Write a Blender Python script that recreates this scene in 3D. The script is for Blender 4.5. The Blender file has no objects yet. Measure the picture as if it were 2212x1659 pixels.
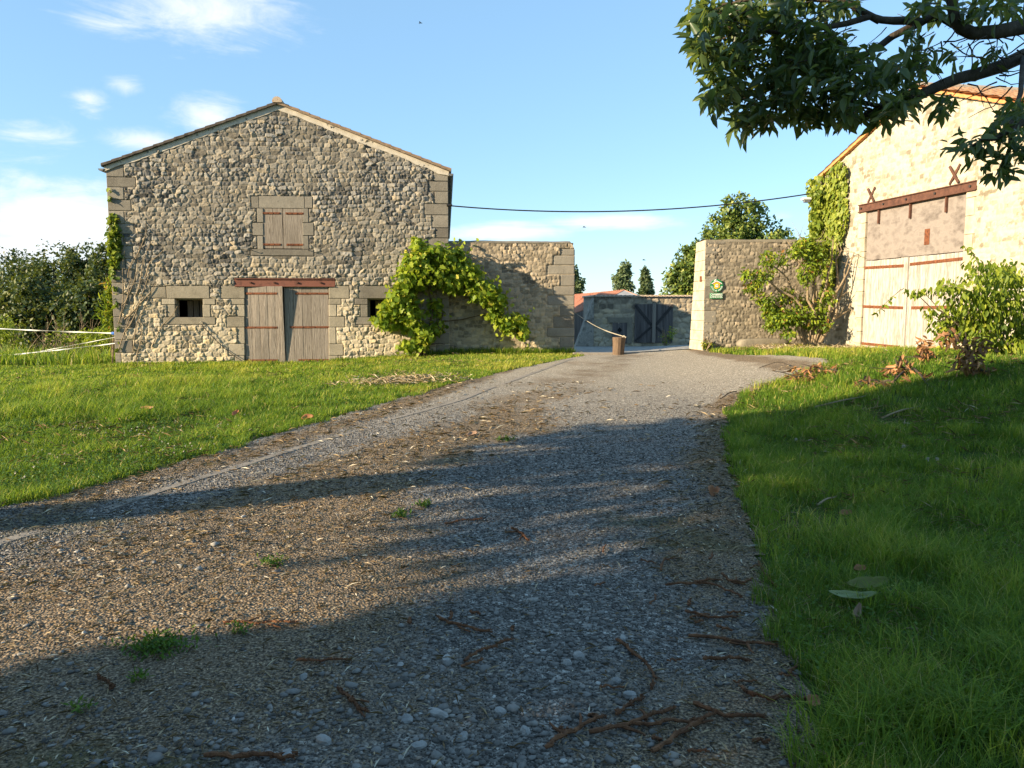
import bpy, math, random
import numpy as np
from mathutils import Vector, Matrix
R = math.radians
rng = np.random.default_rng(7)
random.seed(7)
S = bpy.context.scene
COL = S.collection

# ------------------------------------------------------------------ camera
CAM = np.array([0.0, 0.0, 1.6]); PITCH = R(5.66); FPX = 1661.0
cam_d = bpy.data.cameras.new('camera'); cam = bpy.data.objects.new('camera', cam_d); COL.objects.link(cam)
cam_d.sensor_width = 36; cam_d.lens = 36 * FPX / 2212; cam_d.clip_end = 5000; cam_d.clip_start = 0.05
cam.location = CAM; cam.rotation_euler = (R(90) - PITCH, 0, 0); S.camera = cam

def ray(x, y):                       # direction of sight measured on the photograph (2212 x 1659)
    dx, dy = x - 1106.0, y - 829.5
    return np.array([dx, FPX * math.cos(PITCH) - dy * math.sin(PITCH), -FPX * math.sin(PITCH) - dy * math.cos(PITCH)])
def at(x, y, Y):                     # point of sight at distance Y in front of the camera
    r = ray(x, y); return CAM + r * (Y / r[1])

# ------------------------------------------------------------------ noise and terrain
def sm(a, b, x):
    t = np.clip((np.asarray(x, float) - a) / (b - a), 0, 1); return t * t * (3 - 2 * t)
def hsh(i, j, s=0):
    i = np.asarray(i).astype(np.int64); j = np.asarray(j).astype(np.int64)
    h = (i * 374761393 + j * 668265263 + s * 2147483647 * 7 + 1013904223) & 0x7fffffff
    h = ((h ^ (h >> 13)) * 1274126177) & 0x7fffffff
    h = ((h ^ (h >> 16)) * 668265263) & 0x7fffffff
    return ((h ^ (h >> 15)) & 0xffffff) / float(0xffffff)
def vn(x, y, s=0):
    x = np.asarray(x, float); y = np.asarray(y, float)
    i = np.floor(x); j = np.floor(y); fx = x - i; fy = y - j
    fx = fx * fx * (3 - 2 * fx); fy = fy * fy * (3 - 2 * fy)
    a = hsh(i, j, s); b = hsh(i + 1, j, s); c = hsh(i, j + 1, s); d = hsh(i + 1, j + 1, s)
    return (a * (1 - fx) + b * fx) * (1 - fy) + (c * (1 - fx) + d * fx) * fy
def fbm(x, y, s=0, o=4):
    v = 0; a = .5; n = 0
    for k in range(o):
        v = v + a * vn(x * 2 ** k, y * 2 ** k, s + k * 17); n += a; a *= .5
    return v / n
def gz(X, Y):
    X = np.asarray(X, float); Y = np.asarray(Y, float)
    z = np.interp(X, [-6, -1.5, 5, 7], [0, .27, .28, .3]) * sm(9, 20.5, Y)
    k = sm(4.5, 12, Y) * sm(2.8, 7.5, X)
    z = z * (1 - k) + (.72 - .25 * sm(14, 20, Y)) * k
    z = z + (fbm(X * .5, Y * .5, 3, 3) - .5) * .07 * sm(2, 5, Y) * (1 - sm(30, 60, Y))
    f = sm(22.6, 40, Y)
    return z * (1 - f) - .5 * f
_GY = np.concatenate([np.arange(.5, 30, .02), np.arange(30, 300, .2)])
def gp(x, y):                        # where a sight line meets the ground
    r = ray(x, y); t = _GY / r[1]; P = CAM + r * t[:, None]; d = P[:, 2] - gz(P[:, 0], P[:, 1])
    i = int(np.argmax(d <= 0)) if (d <= 0).any() else len(t) - 1
    if i == 0: return P[0]
    k = d[i - 1] / (d[i - 1] - d[i]) if d[i] <= 0 else 1.0
    return P[i - 1] + (P[i] - P[i - 1]) * k
def inpoly(X, Y, poly):
    poly = np.asarray(poly); c = np.zeros(np.shape(X), bool); n = len(poly)
    for i in range(n):
        x1, y1 = poly[i]; x2, y2 = poly[(i + 1) % n]
        if y1 == y2: continue
        c ^= ((y1 > Y) != (y2 > Y)) & (X < (x2 - x1) * (Y - y1) / (y2 - y1) + x1)
    return c

# ------------------------------------------------------------------ objects
def tag(o, label=None, cat=None, group=None, kind=None):
    if label: o['label'] = label
    if cat: o['category'] = cat
    if group: o['group'] = group
    if kind: o['kind'] = kind
    return o
def empty(name, loc, label, cat, group=None):
    o = bpy.data.objects.new(name, None); COL.objects.link(o); o.location = [float(c) for c in loc]
    o.empty_display_size = .2
    return tag(o, label, cat, group)
def link(name, me, mat, parent=None):
    me.name = name
    o = bpy.data.objects.new(name, me); COL.objects.link(o)
    if mat: me.materials.append(mat)
    if parent:
        o.parent = parent
        if parent.type == 'EMPTY': o.location = -Vector(parent.location)
    return o
def nmesh(V, F, attrs=None, smooth=False):   # numpy verts and equal sized faces -> mesh
    me = bpy.data.meshes.new('m'); V = np.ascontiguousarray(V, np.float32); F = np.ascontiguousarray(F, np.int32)
    k = F.shape[1]
    me.vertices.add(len(V)); me.vertices.foreach_set('co', V.ravel())
    me.loops.add(F.size); me.loops.foreach_set('vertex_index', F.ravel())
    me.polygons.add(len(F)); me.polygons.foreach_set('loop_start', np.arange(0, F.size, k, dtype=np.int32))
    try: me.polygons.foreach_set('loop_total', np.full(len(F), k, np.int32))
    except Exception: pass
    if smooth: me.polygons.foreach_set('use_smooth', np.ones(len(F), bool))
    for n, a in (attrs or {}).items():
        at_ = me.attributes.new(n, 'FLOAT', 'POINT'); at_.data.foreach_set('value', np.ascontiguousarray(a, np.float32))
    me.update(calc_edges=True); me.validate()
    return me

class Frame:                         # a vertical plane: u along, v up, w out of it
    def __init__(s, O, deg):
        s.O = np.array([O[0], O[1], 0.0]); a = R(deg)
        s.ud = np.array([math.cos(a), math.sin(a), 0]); s.nd = np.array([math.sin(a), -math.cos(a), 0])
    def T(s, u, v, w=0.0):
        u, v, w = np.broadcast_arrays(np.asarray(u, float), np.asarray(v, float), np.asarray(w, float))
        p = s.O + u[..., None] * s.ud + w[..., None] * s.nd; p = p.copy(); p[..., 2] = v; return p
    def px(s, x, y, w=0.0):
        r = ray(x, y); O = s.O + s.nd * w; t = np.dot(O - CAM, s.nd) / np.dot(r, s.nd); p = CAM + r * t
        return float(np.dot(p - s.O, s.ud)), float(p[2])
class MB:
    def __init__(s): s.V = []; s.F = []
    def add(s, V, F):
        b = len(s.V); s.V += [tuple(map(float, v)) for v in V]; s.F += [tuple(i + b for i in f) for f in F]
    def hexa(s, P):                  # 8 points: bottom four, top four
        s.add(P, [(0, 3, 2, 1), (4, 5, 6, 7), (0, 1, 5, 4), (1, 2, 6, 5), (2, 3, 7, 6), (3, 0, 4, 7)])
    def box(s, x0, x1, y0, y1, z0, z1):
        s.hexa([(x0, y0, z0), (x1, y0, z0), (x1, y1, z0), (x0, y1, z0), (x0, y0, z1), (x1, y0, z1), (x1, y1, z1), (x0, y1, z1)])
    def tbox(s, T, u0, u1, v0, v1, w0, w1):
        s.hexa([T(u0, v0, w1), T(u1, v0, w1), T(u1, v0, w0), T(u0, v0, w0), T(u0, v1, w1), T(u1, v1, w1), T(u1, v1, w0), T(u0, v1, w0)])
    def tquad(s, T, pts, w0, w1):    # four (u,v) corners, counter-clockwise
        a = [T(u, v, w1) for u, v in pts]; b = [T(u, v, w0) for u, v in pts]
        s.add(a + b, [(0, 1, 2, 3), (7, 6, 5, 4), (0, 4, 5, 1), (1, 5, 6, 2), (2, 6, 7, 3), (3, 7, 4, 0)])
    def prism(s, A, B):              # two matching outlines
        n = len(A); s.add(list(A) + list(B), [tuple(range(n)), tuple(range(2 * n - 1, n - 1, -1))] + [(i, n + i, n + (i + 1) % n, (i + 1) % n) for i in range(n)])
    def tube(s, P, r, n=6, cap=True):
        P = np.asarray(P, float); m = len(P); r = np.broadcast_to(np.asarray(r, float), (m,))
        d = np.gradient(P, axis=0) if m > 2 else np.repeat((P[1:] - P[:1]), 2, 0)
        d /= np.linalg.norm(d, axis=1)[:, None] + 1e-9
        up = np.array([0, 0, 1.0]) if abs(d[0][2]) < .9 else np.array([1.0, 0, 0])
        V = []
        for i in range(m):
            a = np.cross(d[i], up); a /= np.linalg.norm(a) + 1e-9; b = np.cross(a, d[i]); up = b
            for k in range(n):
                t = 2 * math.pi * k / n; V.append(P[i] + r[i] * (a * math.cos(t) + b * math.sin(t)))
        F = [(i * n + k, i * n + (k + 1) % n, (i + 1) * n + (k + 1) % n, (i + 1) * n + k) for i in range(m - 1) for k in range(n)]
        if cap: F += [tuple(range(n - 1, -1, -1)), tuple((m - 1) * n + k for k in range(n))]
        s.add(V, F)
    def build(s, name, mat, parent=None, bevel=0, smooth=False, seg=1):
        me = bpy.data.meshes.new(name); me.from_pydata(s.V, [], s.F); me.update()
        import bmesh
        bm = bmesh.new(); bm.from_mesh(me); bmesh.ops.recalc_face_normals(bm, faces=bm.faces); bm.to_mesh(me); bm.free()
        if smooth: me.polygons.foreach_set('use_smooth', np.ones(len(me.polygons), bool))
        o = link(name, me, mat, parent)
        if bevel:
            b = o.modifiers.new('bevel', 'BEVEL'); b.width = bevel; b.segments = seg; b.limit_method = 'ANGLE'; b.angle_limit = R(40)
        return o

# ------------------------------------------------------------------ materials
class NT:
    def __init__(s, tree): s.t = tree; s.n = tree.nodes; s.l = tree.links
    def node(s, ty, ins=None, **kw):
        nd = s.n.new(ty)
        for k, v in kw.items(): setattr(nd, k, v)
        for k, v in (ins or {}).items():
            if hasattr(v, 'is_output') or isinstance(v, bpy.types.NodeSocket): s.l.new(v, nd.inputs[k])
            else: nd.inputs[k].default_value = v
        return nd
    def math(s, op, a, b=0.0, c=0.0, clamp=False):
        nd = s.node('ShaderNodeMath', {0: a, 1: b, 2: c}, operation=op); nd.use_clamp = clamp; return nd.outputs[0]
    def mix(s, f, a, b, mode='MIX'):
        nd = s.n.new('ShaderNodeMix'); nd.data_type = 'RGBA'; nd.blend_type = mode
        for i, v in ((0, f), (6, a), (7, b)):
            if isinstance(v, bpy.types.NodeSocket): s.l.new(v, nd.inputs[i])
            else: nd.inputs[i].default_value = (*v, 1) if (i > 0 and len(v) == 3) else v
        return nd.outputs[2]
    def ramp(s, f, stops, interp='LINEAR'):
        nd = s.n.new('ShaderNodeValToRGB'); s.l.new(f, nd.inputs[0]); cr = nd.color_ramp; cr.interpolation = interp
        while len(cr.elements) < len(stops): cr.elements.new(.5)
        for e, (p, c) in zip(cr.elements, stops): e.position = p; e.color = (*c, 1) if len(c) == 3 else c
        return nd.outputs[0]
    def coord(s, kind='Object'): return s.node('ShaderNodeTexCoord').outputs[kind]
    def noise(s, vec, scale, detail=4, rough=.55, dist=0):
        return s.node('ShaderNodeTexNoise', {'Vector': vec, 'Scale': scale, 'Detail': detail, 'Roughness': rough, 'Distortion': dist}).outputs[0]
    def attr(s, n): return s.node('ShaderNodeAttribute', attribute_name=n).outputs['Fac']
    def scale(s, vec, v): return s.node('ShaderNodeVectorMath', {0: vec, 1: v}, operation='MULTIPLY').outputs[0]
def newmat(name):
    m = bpy.data.materials.new(name); m.use_nodes = True; t = NT(m.node_tree)
    t.n.clear(); return m, t
def finish(t, col, rough=.85, bump=None, bstr=.4, bdist=.01, spec=.25, metal=0):
    p = t.node('ShaderNodeBsdfPrincipled', {'Roughness': rough, 'Specular IOR Level': spec, 'Metallic': metal})
    if isinstance(col, bpy.types.NodeSocket): t.l.new(col, p.inputs['Base Color'])
    else: p.inputs['Base Color'].default_value = (*col, 1)
    if bump is not None:
        b = t.node('ShaderNodeBump', {'Strength': bstr, 'Distance': bdist, 'Height': bump}); t.l.new(b.outputs[0], p.inputs['Normal'])
    o = t.node('ShaderNodeOutputMaterial'); t.l.new(p.outputs[0], o.inputs[0]); return p
def simple(name, c1, c2, sc=8, rough=.85, bstr=.3, bsc=40, stretch=(1, 1, 1), c3=None, spec=.25, metal=0, bdist=.01):
    m, t = newmat(name); v = t.scale(t.coord(), stretch)
    n = t.noise(v, sc, 6, .6)
    st = [(.32, c1), (.66, c2)] if c3 is None else [(.3, c1), (.5, c2), (.7, c3)]
    col = t.ramp(n, st)
    b = t.noise(v, bsc, 4, .6)
    finish(t, col, rough, b, bstr, bdist, spec, metal); return m

def rubble_mat(name, stones, mortar, low_stones=None, low_mortar=None, zlo=0, zhi=0, lichen=.0, pits=0):
    m, t = newmat(name); v = t.coord()
    r = t.attr('rnd'); k = t.attr('stone')
    n = t.noise(v, 9, 6, .62); nf = t.noise(v, 55, 4, .6); nb = t.noise(v, 1.1, 4, .6)
    f = t.math('ADD', t.math('MULTIPLY', r, .80), t.math('MULTIPLY', t.math('SUBTRACT', n, .25), .42))
    f = t.math('ADD', f, t.math('MULTIPLY', t.math('SUBTRACT', nf, .5), .5), clamp=True)
    st = t.ramp(f, stones); mo = t.mix(n, mortar[0], mortar[1])
    if low_stones:
        z = t.node('ShaderNodeSeparateXYZ', {0: v}).outputs[2]
        h = t.math('ADD', z, t.math('MULTIPLY', t.math('SUBTRACT', nb, .5), 2.6))
        h = t.node('ShaderNodeMapRange', {0: h, 1: zlo, 2: zhi}, interpolation_type='SMOOTHSTEP').outputs[0]
        st = t.mix(h, t.ramp(f, low_stones), st); mo = t.mix(h, t.mix(n, low_mortar[0], low_mortar[1]), mo)
    col = t.mix(k, mo, st)
    stain = t.node('ShaderNodeMapRange', {0: nb, 1: .56, 2: .74}).outputs[0]
    col = t.mix(t.math('MULTIPLY', stain, .35), col, (.13, .115, .09))
    if lichen:
        l = t.node('ShaderNodeMapRange', {0: t.noise(v, 3.3, 5, .7), 1: .66, 2: .74}).outputs[0]
        col = t.mix(t.math('MULTIPLY', l, lichen), col, (.42, .2, .05))
    if pits:
        l = t.node('ShaderNodeMapRange', {0: t.noise(v, 7.5, 4, .6), 1: .60, 2: .68}).outputs[0]
        col = t.mix(t.math('MULTIPLY', l, pits), col, (.17, .13, .075))
    finish(t, col, .95, t.math('ADD', n, t.math('MULTIPLY', nf, .6)), .55, .02, .1); return m

def leaf_mat(name, stops, trans=.35, rough=.5, spec=.3):
    m, t = newmat(name); r = t.attr('rnd'); c = t.ramp(r, stops)
    p = t.node('ShaderNodeBsdfPrincipled', {'Base Color': c, 'Roughness': rough, 'Specular IOR Level': spec})
    tr = t.node('ShaderNodeBsdfTranslucent', {'Color': t.mix(.35, c, (.35, .42, .02))})
    mx = t.node('ShaderNodeMixShader', {0: trans, 1: p.outputs[0], 2: tr.outputs[0]})
    o = t.node('ShaderNodeOutputMaterial'); t.l.new(mx.outputs[0], o.inputs[0]); return m

GREY = [(.12, (.062, .061, .058)), (.34, (.132, .128, .118)), (.55, (.205, .197, .178)), (.75, (.285, .27, .235)), (.92, (.33, .272, .19))]
CREAM = [(.12, (.22, .19, .135)), (.4, (.36, .315, .23)), (.65, (.45, .39, .285)), (.9, (.48, .38, .22))]
M = {}
M['rubble'] = rubble_mat('rubble_stone', GREY, ((.20, .173, .125), (.29, .25, .18)), CREAM, ((.38, .33, .235), (.47, .405, .29)), .5, 3.3)
M['rubble_wall'] = rubble_mat('rubble_yard_wall', [(.1, (.10, .085, .065)), (.4, (.22, .19, .14)), (.7, (.36, .30, .22)), (.95, (.42, .33, .22))], ((.27, .22, .15), (.38, .315, .22)), CREAM, ((.36, .30, .2), (.46, .38, .26)), -.2, 2.2, .35)
M['rubble_gate'] = rubble_mat('rubble_gate_wall', [(.1, (.10, .085, .065)), (.4, (.19, .165, .125)), (.7, (.29, .25, .185)), (.95, (.38, .31, .22))], ((.15, .13, .095), (.26, .225, .165)), None, None, 0, 0, .12)
M['render'] = rubble_mat('limewashed_rubble', [(.12, (.19, .165, .115)), (.4, (.32, .285, .21)), (.7, (.42, .38, .29)), (.95, (.47, .42, .315))], ((.37, .345, .285), (.46, .43, .36)), pits=.55)
M['dressed'] = simple('dressed_limestone', (.105, .097, .08), (.215, .198, .163), 3.2, .95, .35, 45, c3=(.16, .145, .115))
M['dressed_warm'] = simple('dressed_limestone_warm', (.22, .198, .155), (.35, .31, .235), 3, .95, .35, 45, c3=(.28, .25, .19))
def block_mat(name, c1, c2, c3, sc=2.6):
    m, t = newmat(name); v = t.coord(); r = t.attr('rnd'); n = t.noise(v, sc, 6, .65); nf = t.noise(v, 38, 5, .65); nb = t.noise(v, 9, 5, .7)
    f = t.math('ADD', t.math('MULTIPLY', r, .32), t.math('ADD', t.math('MULTIPLY', n, .62), t.math('MULTIPLY', t.math('SUBTRACT', nf, .5), .55)))
    c = t.ramp(f, [(.2, c1), (.5, c2), (.8, c3)])
    l = t.node('ShaderNodeMapRange', {0: nb, 1: .6, 2: .72}).outputs[0]; c = t.mix(t.math('MULTIPLY', l, .55), c, (.07, .062, .05))
    o = t.node('ShaderNodeMapRange', {0: t.noise(v, 2.1, 5, .7), 1: .66, 2: .74}).outputs[0]; c = t.mix(t.math('MULTIPLY', o, .35), c, (.33, .17, .05))
    finish(t, c, .95, t.math('ADD', nb, nf), .6, .012, .1); return m
M['dressed'] = block_mat('dressed_limestone', (.12, .109, .09), (.205, .187, .153), (.28, .255, .207))
M['dressed_warm'] = block_mat('dressed_limestone_warm', (.17, .15, .113), (.28, .248, .187), (.40, .352, .265))
M['jamb'] = simple('pale_jamb_stone', (.30, .255, .185), (.50, .44, .33), 4, .95, .4, 30)
M['plaster'] = simple('verge_mortar', (.40, .36, .29), (.56, .51, .42), 5, .95, .3, 30)
M['tile'] = simple('clay_tile', (.20, .10, .055), (.36, .20, .10), 9, .9, .3, 50, c3=(.28, .22, .16))
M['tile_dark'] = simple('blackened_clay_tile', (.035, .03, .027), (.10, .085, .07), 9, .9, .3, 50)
M['tile_tan'] = simple('tan_clay_tile', (.16, .115, .075), (.27, .195, .125), 9, .9, .3, 50)
M['tile_orange'] = simple('orange_clay_tile', (.42, .17, .06), (.55, .25, .09), 9, .9, .3, 50, c3=(.46, .24, .11))
M['tile_old'] = simple('lichened_clay_tile', (.22, .17, .12), (.42, .34, .25), 12, .95, .3, 50, c3=(.30, .18, .10))
M['zinc'] = simple('zinc', (.10, .105, .11), (.17, .175, .18), 8, .6, .1, 40, metal=.2)
M['rust_beam'] = simple('red_oxide_steel', (.085, .036, .027), (.165, .068, .047), 6, .8, .25, 60, c3=(.15, .055, .037))
M['rust'] = simple('rusty_iron', (.075, .028, .016), (.20, .072, .03), 14, .85, .4, 80)
M['rust_dark'] = simple('dark_rusty_iron', (.06, .03, .022), (.125, .058, .038), 10, .85, .4, 80)
M['iron'] = simple('dark_iron', (.02, .02, .022), (.05, .045, .04), 10, .7, .2, 60)
M['black'] = simple('black_rubber', (.012, .012, .013), (.02, .02, .02), 10, .6, .1, 60)
M['white_plastic'] = simple('white_plastic', (.5, .5, .48), (.65, .65, .62), 6, .5, .05, 60)
M['blue_plastic'] = simple('blue_plastic', (.03, .12, .45), (.05, .18, .6), 6, .4, .05, 60)
M['painted_dark'] = simple('painted_interior_dark', (.012, .011, .01), (.02, .018, .015), 3, 1, .1, 20)  # near-black colour painted for the darkness inside openings
M['bark'] = simple('grey_brown_bark', (.07, .055, .04), (.17, .14, .105), 7, .95, .8, 30, (1, 1, .3), bdist=.03)
M['bark_dark'] = simple('dark_bark', (.035, .028, .02), (.09, .072, .052), 7, .95, .8, 30, (1, 1, .3), bdist=.03)
M['bark_pale'] = simple('pale_stem_bark', (.16, .12, .075), (.3, .235, .15), 12, .95, .6, 40)
M['concrete'] = simple('edging_concrete', (.13, .115, .095), (.25, .222, .182), 3, .95, .35, 60, c3=(.18, .16, .13))
M['rope'] = simple('pale_rope', (.26, .23, .17), (.42, .38, .3), 60, .95, .5, 200)
M['green_sign'] = simple('green_enamel', (.012, .16, .05), (.02, .2, .065), 5, .4, .05, 60, spec=.5)
M['yellow_sign'] = simple('yellow_enamel', (.72, .42, .02), (.8, .5, .03), 5, .4, .05, 60)
M['white_sign'] = simple('white_enamel', (.75, .75, .72), (.82, .82, .8), 5, .4, .05, 60)
M['brown_sign'] = simple('brown_enamel', (.2, .06, .04), (.25, .08, .05), 5, .4, .05, 60)
M['far_stone'] = simple('far_wall_stone', (.09, .083, .07), (.33, .305, .255), 2.6, .95, .9, 7, c3=(.20, .185, .155), bdist=.06)
M['far_wood'] = simple('far_dark_boards', (.06, .054, .052), (.15, .133, .122), 2, .9, .5, 30, (6, 6, .3))
M['far_post'] = simple('far_pale_post', (.17, .145, .12), (.24, .21, .17), 2, .9, .5, 30, (6, 6, .3))
M['rust_sheet'] = simple('rusty_corrugated_sheet', (.30, .10, .055), (.50, .24, .15), 2.5, .8, .2, 20, (1, 1, 1), c3=(.40, .15, .085))
M['grey_sheet'] = simple('grey_corrugated_sheet', (.22, .23, .24), (.34, .35, .36), 2, .7, .2, 20)
M['stump'] = simple('weathered_log', (.05, .036, .025), (.15, .102, .066), 6, .9, .8, 20, (6, 6, .6), c3=(.095, .066, .043))
M['twig'] = simple('rusty_conifer_twig', (.09, .042, .022), (.20, .095, .045), 20, .95, .6, 120)
M['stick'] = simple('pale_stick', (.2, .15, .085), (.34, .27, .16), 20, .95, .6, 120)
M['pale_stone'] = simple('pale_limestone_lump', (.20, .20, .19), (.36, .355, .33), 14, .95, .5, 60)

def wood_mat(name, c1, c2, c3, sc=1.0, rough=.9):
    m, t = newmat(name); v = t.coord(); pl = t.attr('rnd')
    off = t.node('ShaderNodeCombineXYZ', {0: t.math('MULTIPLY', pl, 37.0), 1: 0.0, 2: t.math('MULTIPLY', pl, 11.0)}).outputs[0]
    v2 = t.node('ShaderNodeVectorMath', {0: v, 1: off}, operation='ADD').outputs[0]
    w = t.node('ShaderNodeTexWave', {'Vector': t.scale(v2, (1, 1, .22)), 'Scale': 9 * sc, 'Distortion': 9.0, 'Detail': 3.0, 'Detail Scale': 1.2}, wave_type='BANDS', bands_direction='X').outputs['Fac']
    n = t.noise(t.scale(v2, (30, 30, 1.1)), 1.4, 5, .6); nb = t.noise(t.scale(v2, (1.5, 1.5, .5)), 1.2, 4, .6)
    f = t.math('ADD', t.math('MULTIPLY', w, .35), t.math('MULTIPLY', n, .65))
    col = t.ramp(f, [(.2, c1), (.5, c2), (.8, c3)])
    col = t.mix(t.math('MULTIPLY', t.node('ShaderNodeMapRange', {0: nb, 1: .5, 2: .75}).outputs[0], .45), col, c1)
    finish(t, col, rough, f, .5, .006, .15); return m
M['door_wood'] = wood_mat('weathered_grey_boards', (.095, .08, .064), (.22, .19, .155), (.33, .29, .24))
M['white_wood'] = wood_mat('bleached_boards', (.20, .175, .148), (.345, .318, .28), (.44, .41, .37))
M['panel_board'] = simple('grey_upper_board', (.105, .088, .078), (.235, .205, .182), 2.4, .9, .5, 14, (1, 1, 1.6), c3=(.165, .142, .127))
M['inner_wood'] = wood_mat('inner_boards', (.12, .095, .065), (.24, .19, .135), (.34, .27, .2))

# leaves
M['lf_vine'] = leaf_mat('vine_leaves', [(0, (.07, .14, .012)), (.4, (.17, .26, .02)), (.75, (.33, .40, .035)), (.97, (.50, .46, .06))], .5)
M['lf_ivy'] = leaf_mat('ivy_leaves', [(0, (.05, .10, .012)), (.5, (.16, .215, .022)), (.95, (.33, .36, .05))], .35)
M['lf_shrub'] = leaf_mat('shrub_leaves', [(0, (.05, .10, .012)), (.5, (.15, .23, .02)), (.93, (.34, .38, .03)), (1, (.34, .15, .05))], .4)
M['lf_bush'] = leaf_mat('bush_leaves', [(0, (.06, .11, .012)), (.5, (.17, .235, .02)), (.95, (.36, .40, .045))], .45)
M['lf_chest'] = leaf_mat('chestnut_leaves', [(0, (.03, .06, .026)), (.6, (.075, .125, .045)), (1, (.19, .23, .065))], .45, .35, .45)
M['lf_far'] = leaf_mat('far_leaves', [(0, (.035, .07, .018)), (.5, (.10, .155, .03)), (.9, (.21, .25, .045)), (1, (.28, .30, .06))], .25)
M['lf_dark'] = leaf_mat('dark_wood_leaves', [(0, (.016, .034, .014)), (.5, (.045, .075, .02)), (.9, (.12, .135, .03)), (1, (.2, .18, .04))], .2)
M['lf_pop'] = leaf_mat('poplar_leaves', [(0, (.06, .095, .05)), (.6, (.12, .165, .075)), (1, (.2, .24, .1))], .25)
M['lf_conifer'] = leaf_mat('conifer_sprays', [(0, (.015, .035, .015)), (1, (.04, .07, .025))], .05)
M['lf_brown'] = leaf_mat('wilted_leaves', [(0, (.10, .05, .024)), (.5, (.26, .125, .055)), (1, (.44, .23, .10))], .2)
M['lf_dry'] = leaf_mat('dry_grass_stems', [(0, (.2, .13, .075)), (1, (.40, .30, .19))], .2)
M['lf_weed'] = leaf_mat('weed_leaves', [(0, (.035, .09, .015)), (.6, (.07, .16, .02)), (1, (.12, .22, .03))], .35)
M['grass'] = leaf_mat('grass_blades', [(0, (.05, .105, .012)), (.4, (.10, .205, .022)), (.7, (.245, .345, .034)), (.9, (.47, .45, .075)), (1, (.50, .42, .2))], .5, .55, .25)
M['litter'] = leaf_mat('straw_litter', [(0, (.07, .045, .025)), (.5, (.22, .15, .08)), (.85, (.42, .33, .20)), (1, (.62, .56, .43))], .1, .9, .1)
M['flower'] = leaf_mat('white_petals', [(0, (.38, .34, .28)), (1, (.62, .58, .5))], .3)
M['vine_stem'] = simple('vine_stem', (.05, .035, .022), (.12, .085, .055), 20, .95, .6, 60)

# ------------------------------------------------------------------ leaves and rubble
T_LEAF = (np.array([(0, 0, 0), (.3, -.45, .07), (.7, -.36, .05), (1, 0, -.12), (.7, .36, .05), (.3, .45, .07), (.5, 0, -.05)]), np.array([(0, 1, 6), (1, 2, 6), (2, 3, 6), (3, 4, 6), (4, 5, 6), (5, 0, 6)]))
T_CARD = (np.array([(0, 0, 0), (.5, -.5, .06), (1, 0, -.05), (.5, .5, .06)]), np.array([(0, 1, 2), (0, 2, 3)]))
T_LOBE = (np.array([(.42, 0, -.04), (.0, 0, 0), (-.12, -.28, .03), (.18, -.32, .05), (.28, -.58, .02), (.55, -.3, .05), (.78, -.3, 0), (1, 0, -.12), (.78, .3, 0), (.55, .3, .05), (.28, .58, .02), (.18, .32, .05), (-.12, .28, .03)]), np.array([(0, i, i + 1) for i in range(1, 12)] + [(0, 12, 1)]))
def unit(a): return a / (np.linalg.norm(a, axis=-1, keepdims=True) + 1e-9)
def rsph(n, g=None): return unit((g or rng).normal(size=(n, 3)))
def leaves(P, D, N, L, W, tm=T_LEAF, rnd=None):
    P = np.asarray(P, float); n = len(P); D = unit(np.asarray(D, float)); N = np.asarray(N, float)
    B = unit(np.cross(N, D)); N = unit(np.cross(D, B)); L = np.broadcast_to(np.asarray(L, float), (n,)); W = np.broadcast_to(np.asarray(W, float), (n,))
    tv, tf = tm; k = len(tv)
    V = P[:, None] + D[:, None] * (tv[None, :, 0:1] * L[:, None, None]) + B[:, None] * (tv[None, :, 1:2] * W[:, None, None]) + N[:, None] * (tv[None, :, 2:3] * L[:, None, None])
    F = (tf[None] + (np.arange(n) * k)[:, None, None]).reshape(-1, 3)
    r = rng.random(n) if rnd is None else np.clip(np.broadcast_to(rnd, (n,)), 0, 1)
    return V.reshape(-1, 3), F, np.repeat(r, k)
def leaf_obj(name, parts, mat, parent=None, smooth=False):
    V = []; F = []; A = []; b = 0
    for v, f, a in parts: V.append(v); F.append(f + b); A.append(a); b += len(v)
    return link(name, nmesh(np.concatenate(V), np.concatenate(F), {'rnd': np.concatenate(A)}, smooth), mat, parent)
def blob_leaves(c, r, n, L, up=.35, tm=T_LEAF, asp=.6, shell=.55, droop=.3, rb=0.0, hole=0.0, hs=1.0):
    """leaves through one clump: c centre, r radii"""
    c = np.asarray(c, float); r = np.asarray(r, float) * np.ones(3)
    d = rsph(n); q = (shell + (1 - shell) * rng.random(n) ** .6) * (1 + .14 * rng.normal(size=n))
    P = c + d * q[:, None] * r
    if hole:
        k = fbm(P[:, 0] * hs + P[:, 1] * hs * .7, P[:, 2] * hs + 5.1 * P[:, 1] * hs * .3, 9, 2) > hole; P = P[k]; d = d[k]; n = len(P)
    N = unit(d * .8 + rsph(n) * .75 + np.array([0, 0, up])); D = unit(rsph(n) + d * .5 - np.array([0, 0, droop * 2]))
    l = L * (.65 + .7 * rng.random(n)); rn = np.clip(rng.normal(.45 + rb, .24, n) + .12 * d[:, 2], 0, 1)
    return leaves(P, D, N, l, l * asp, tm, rn)

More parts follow.
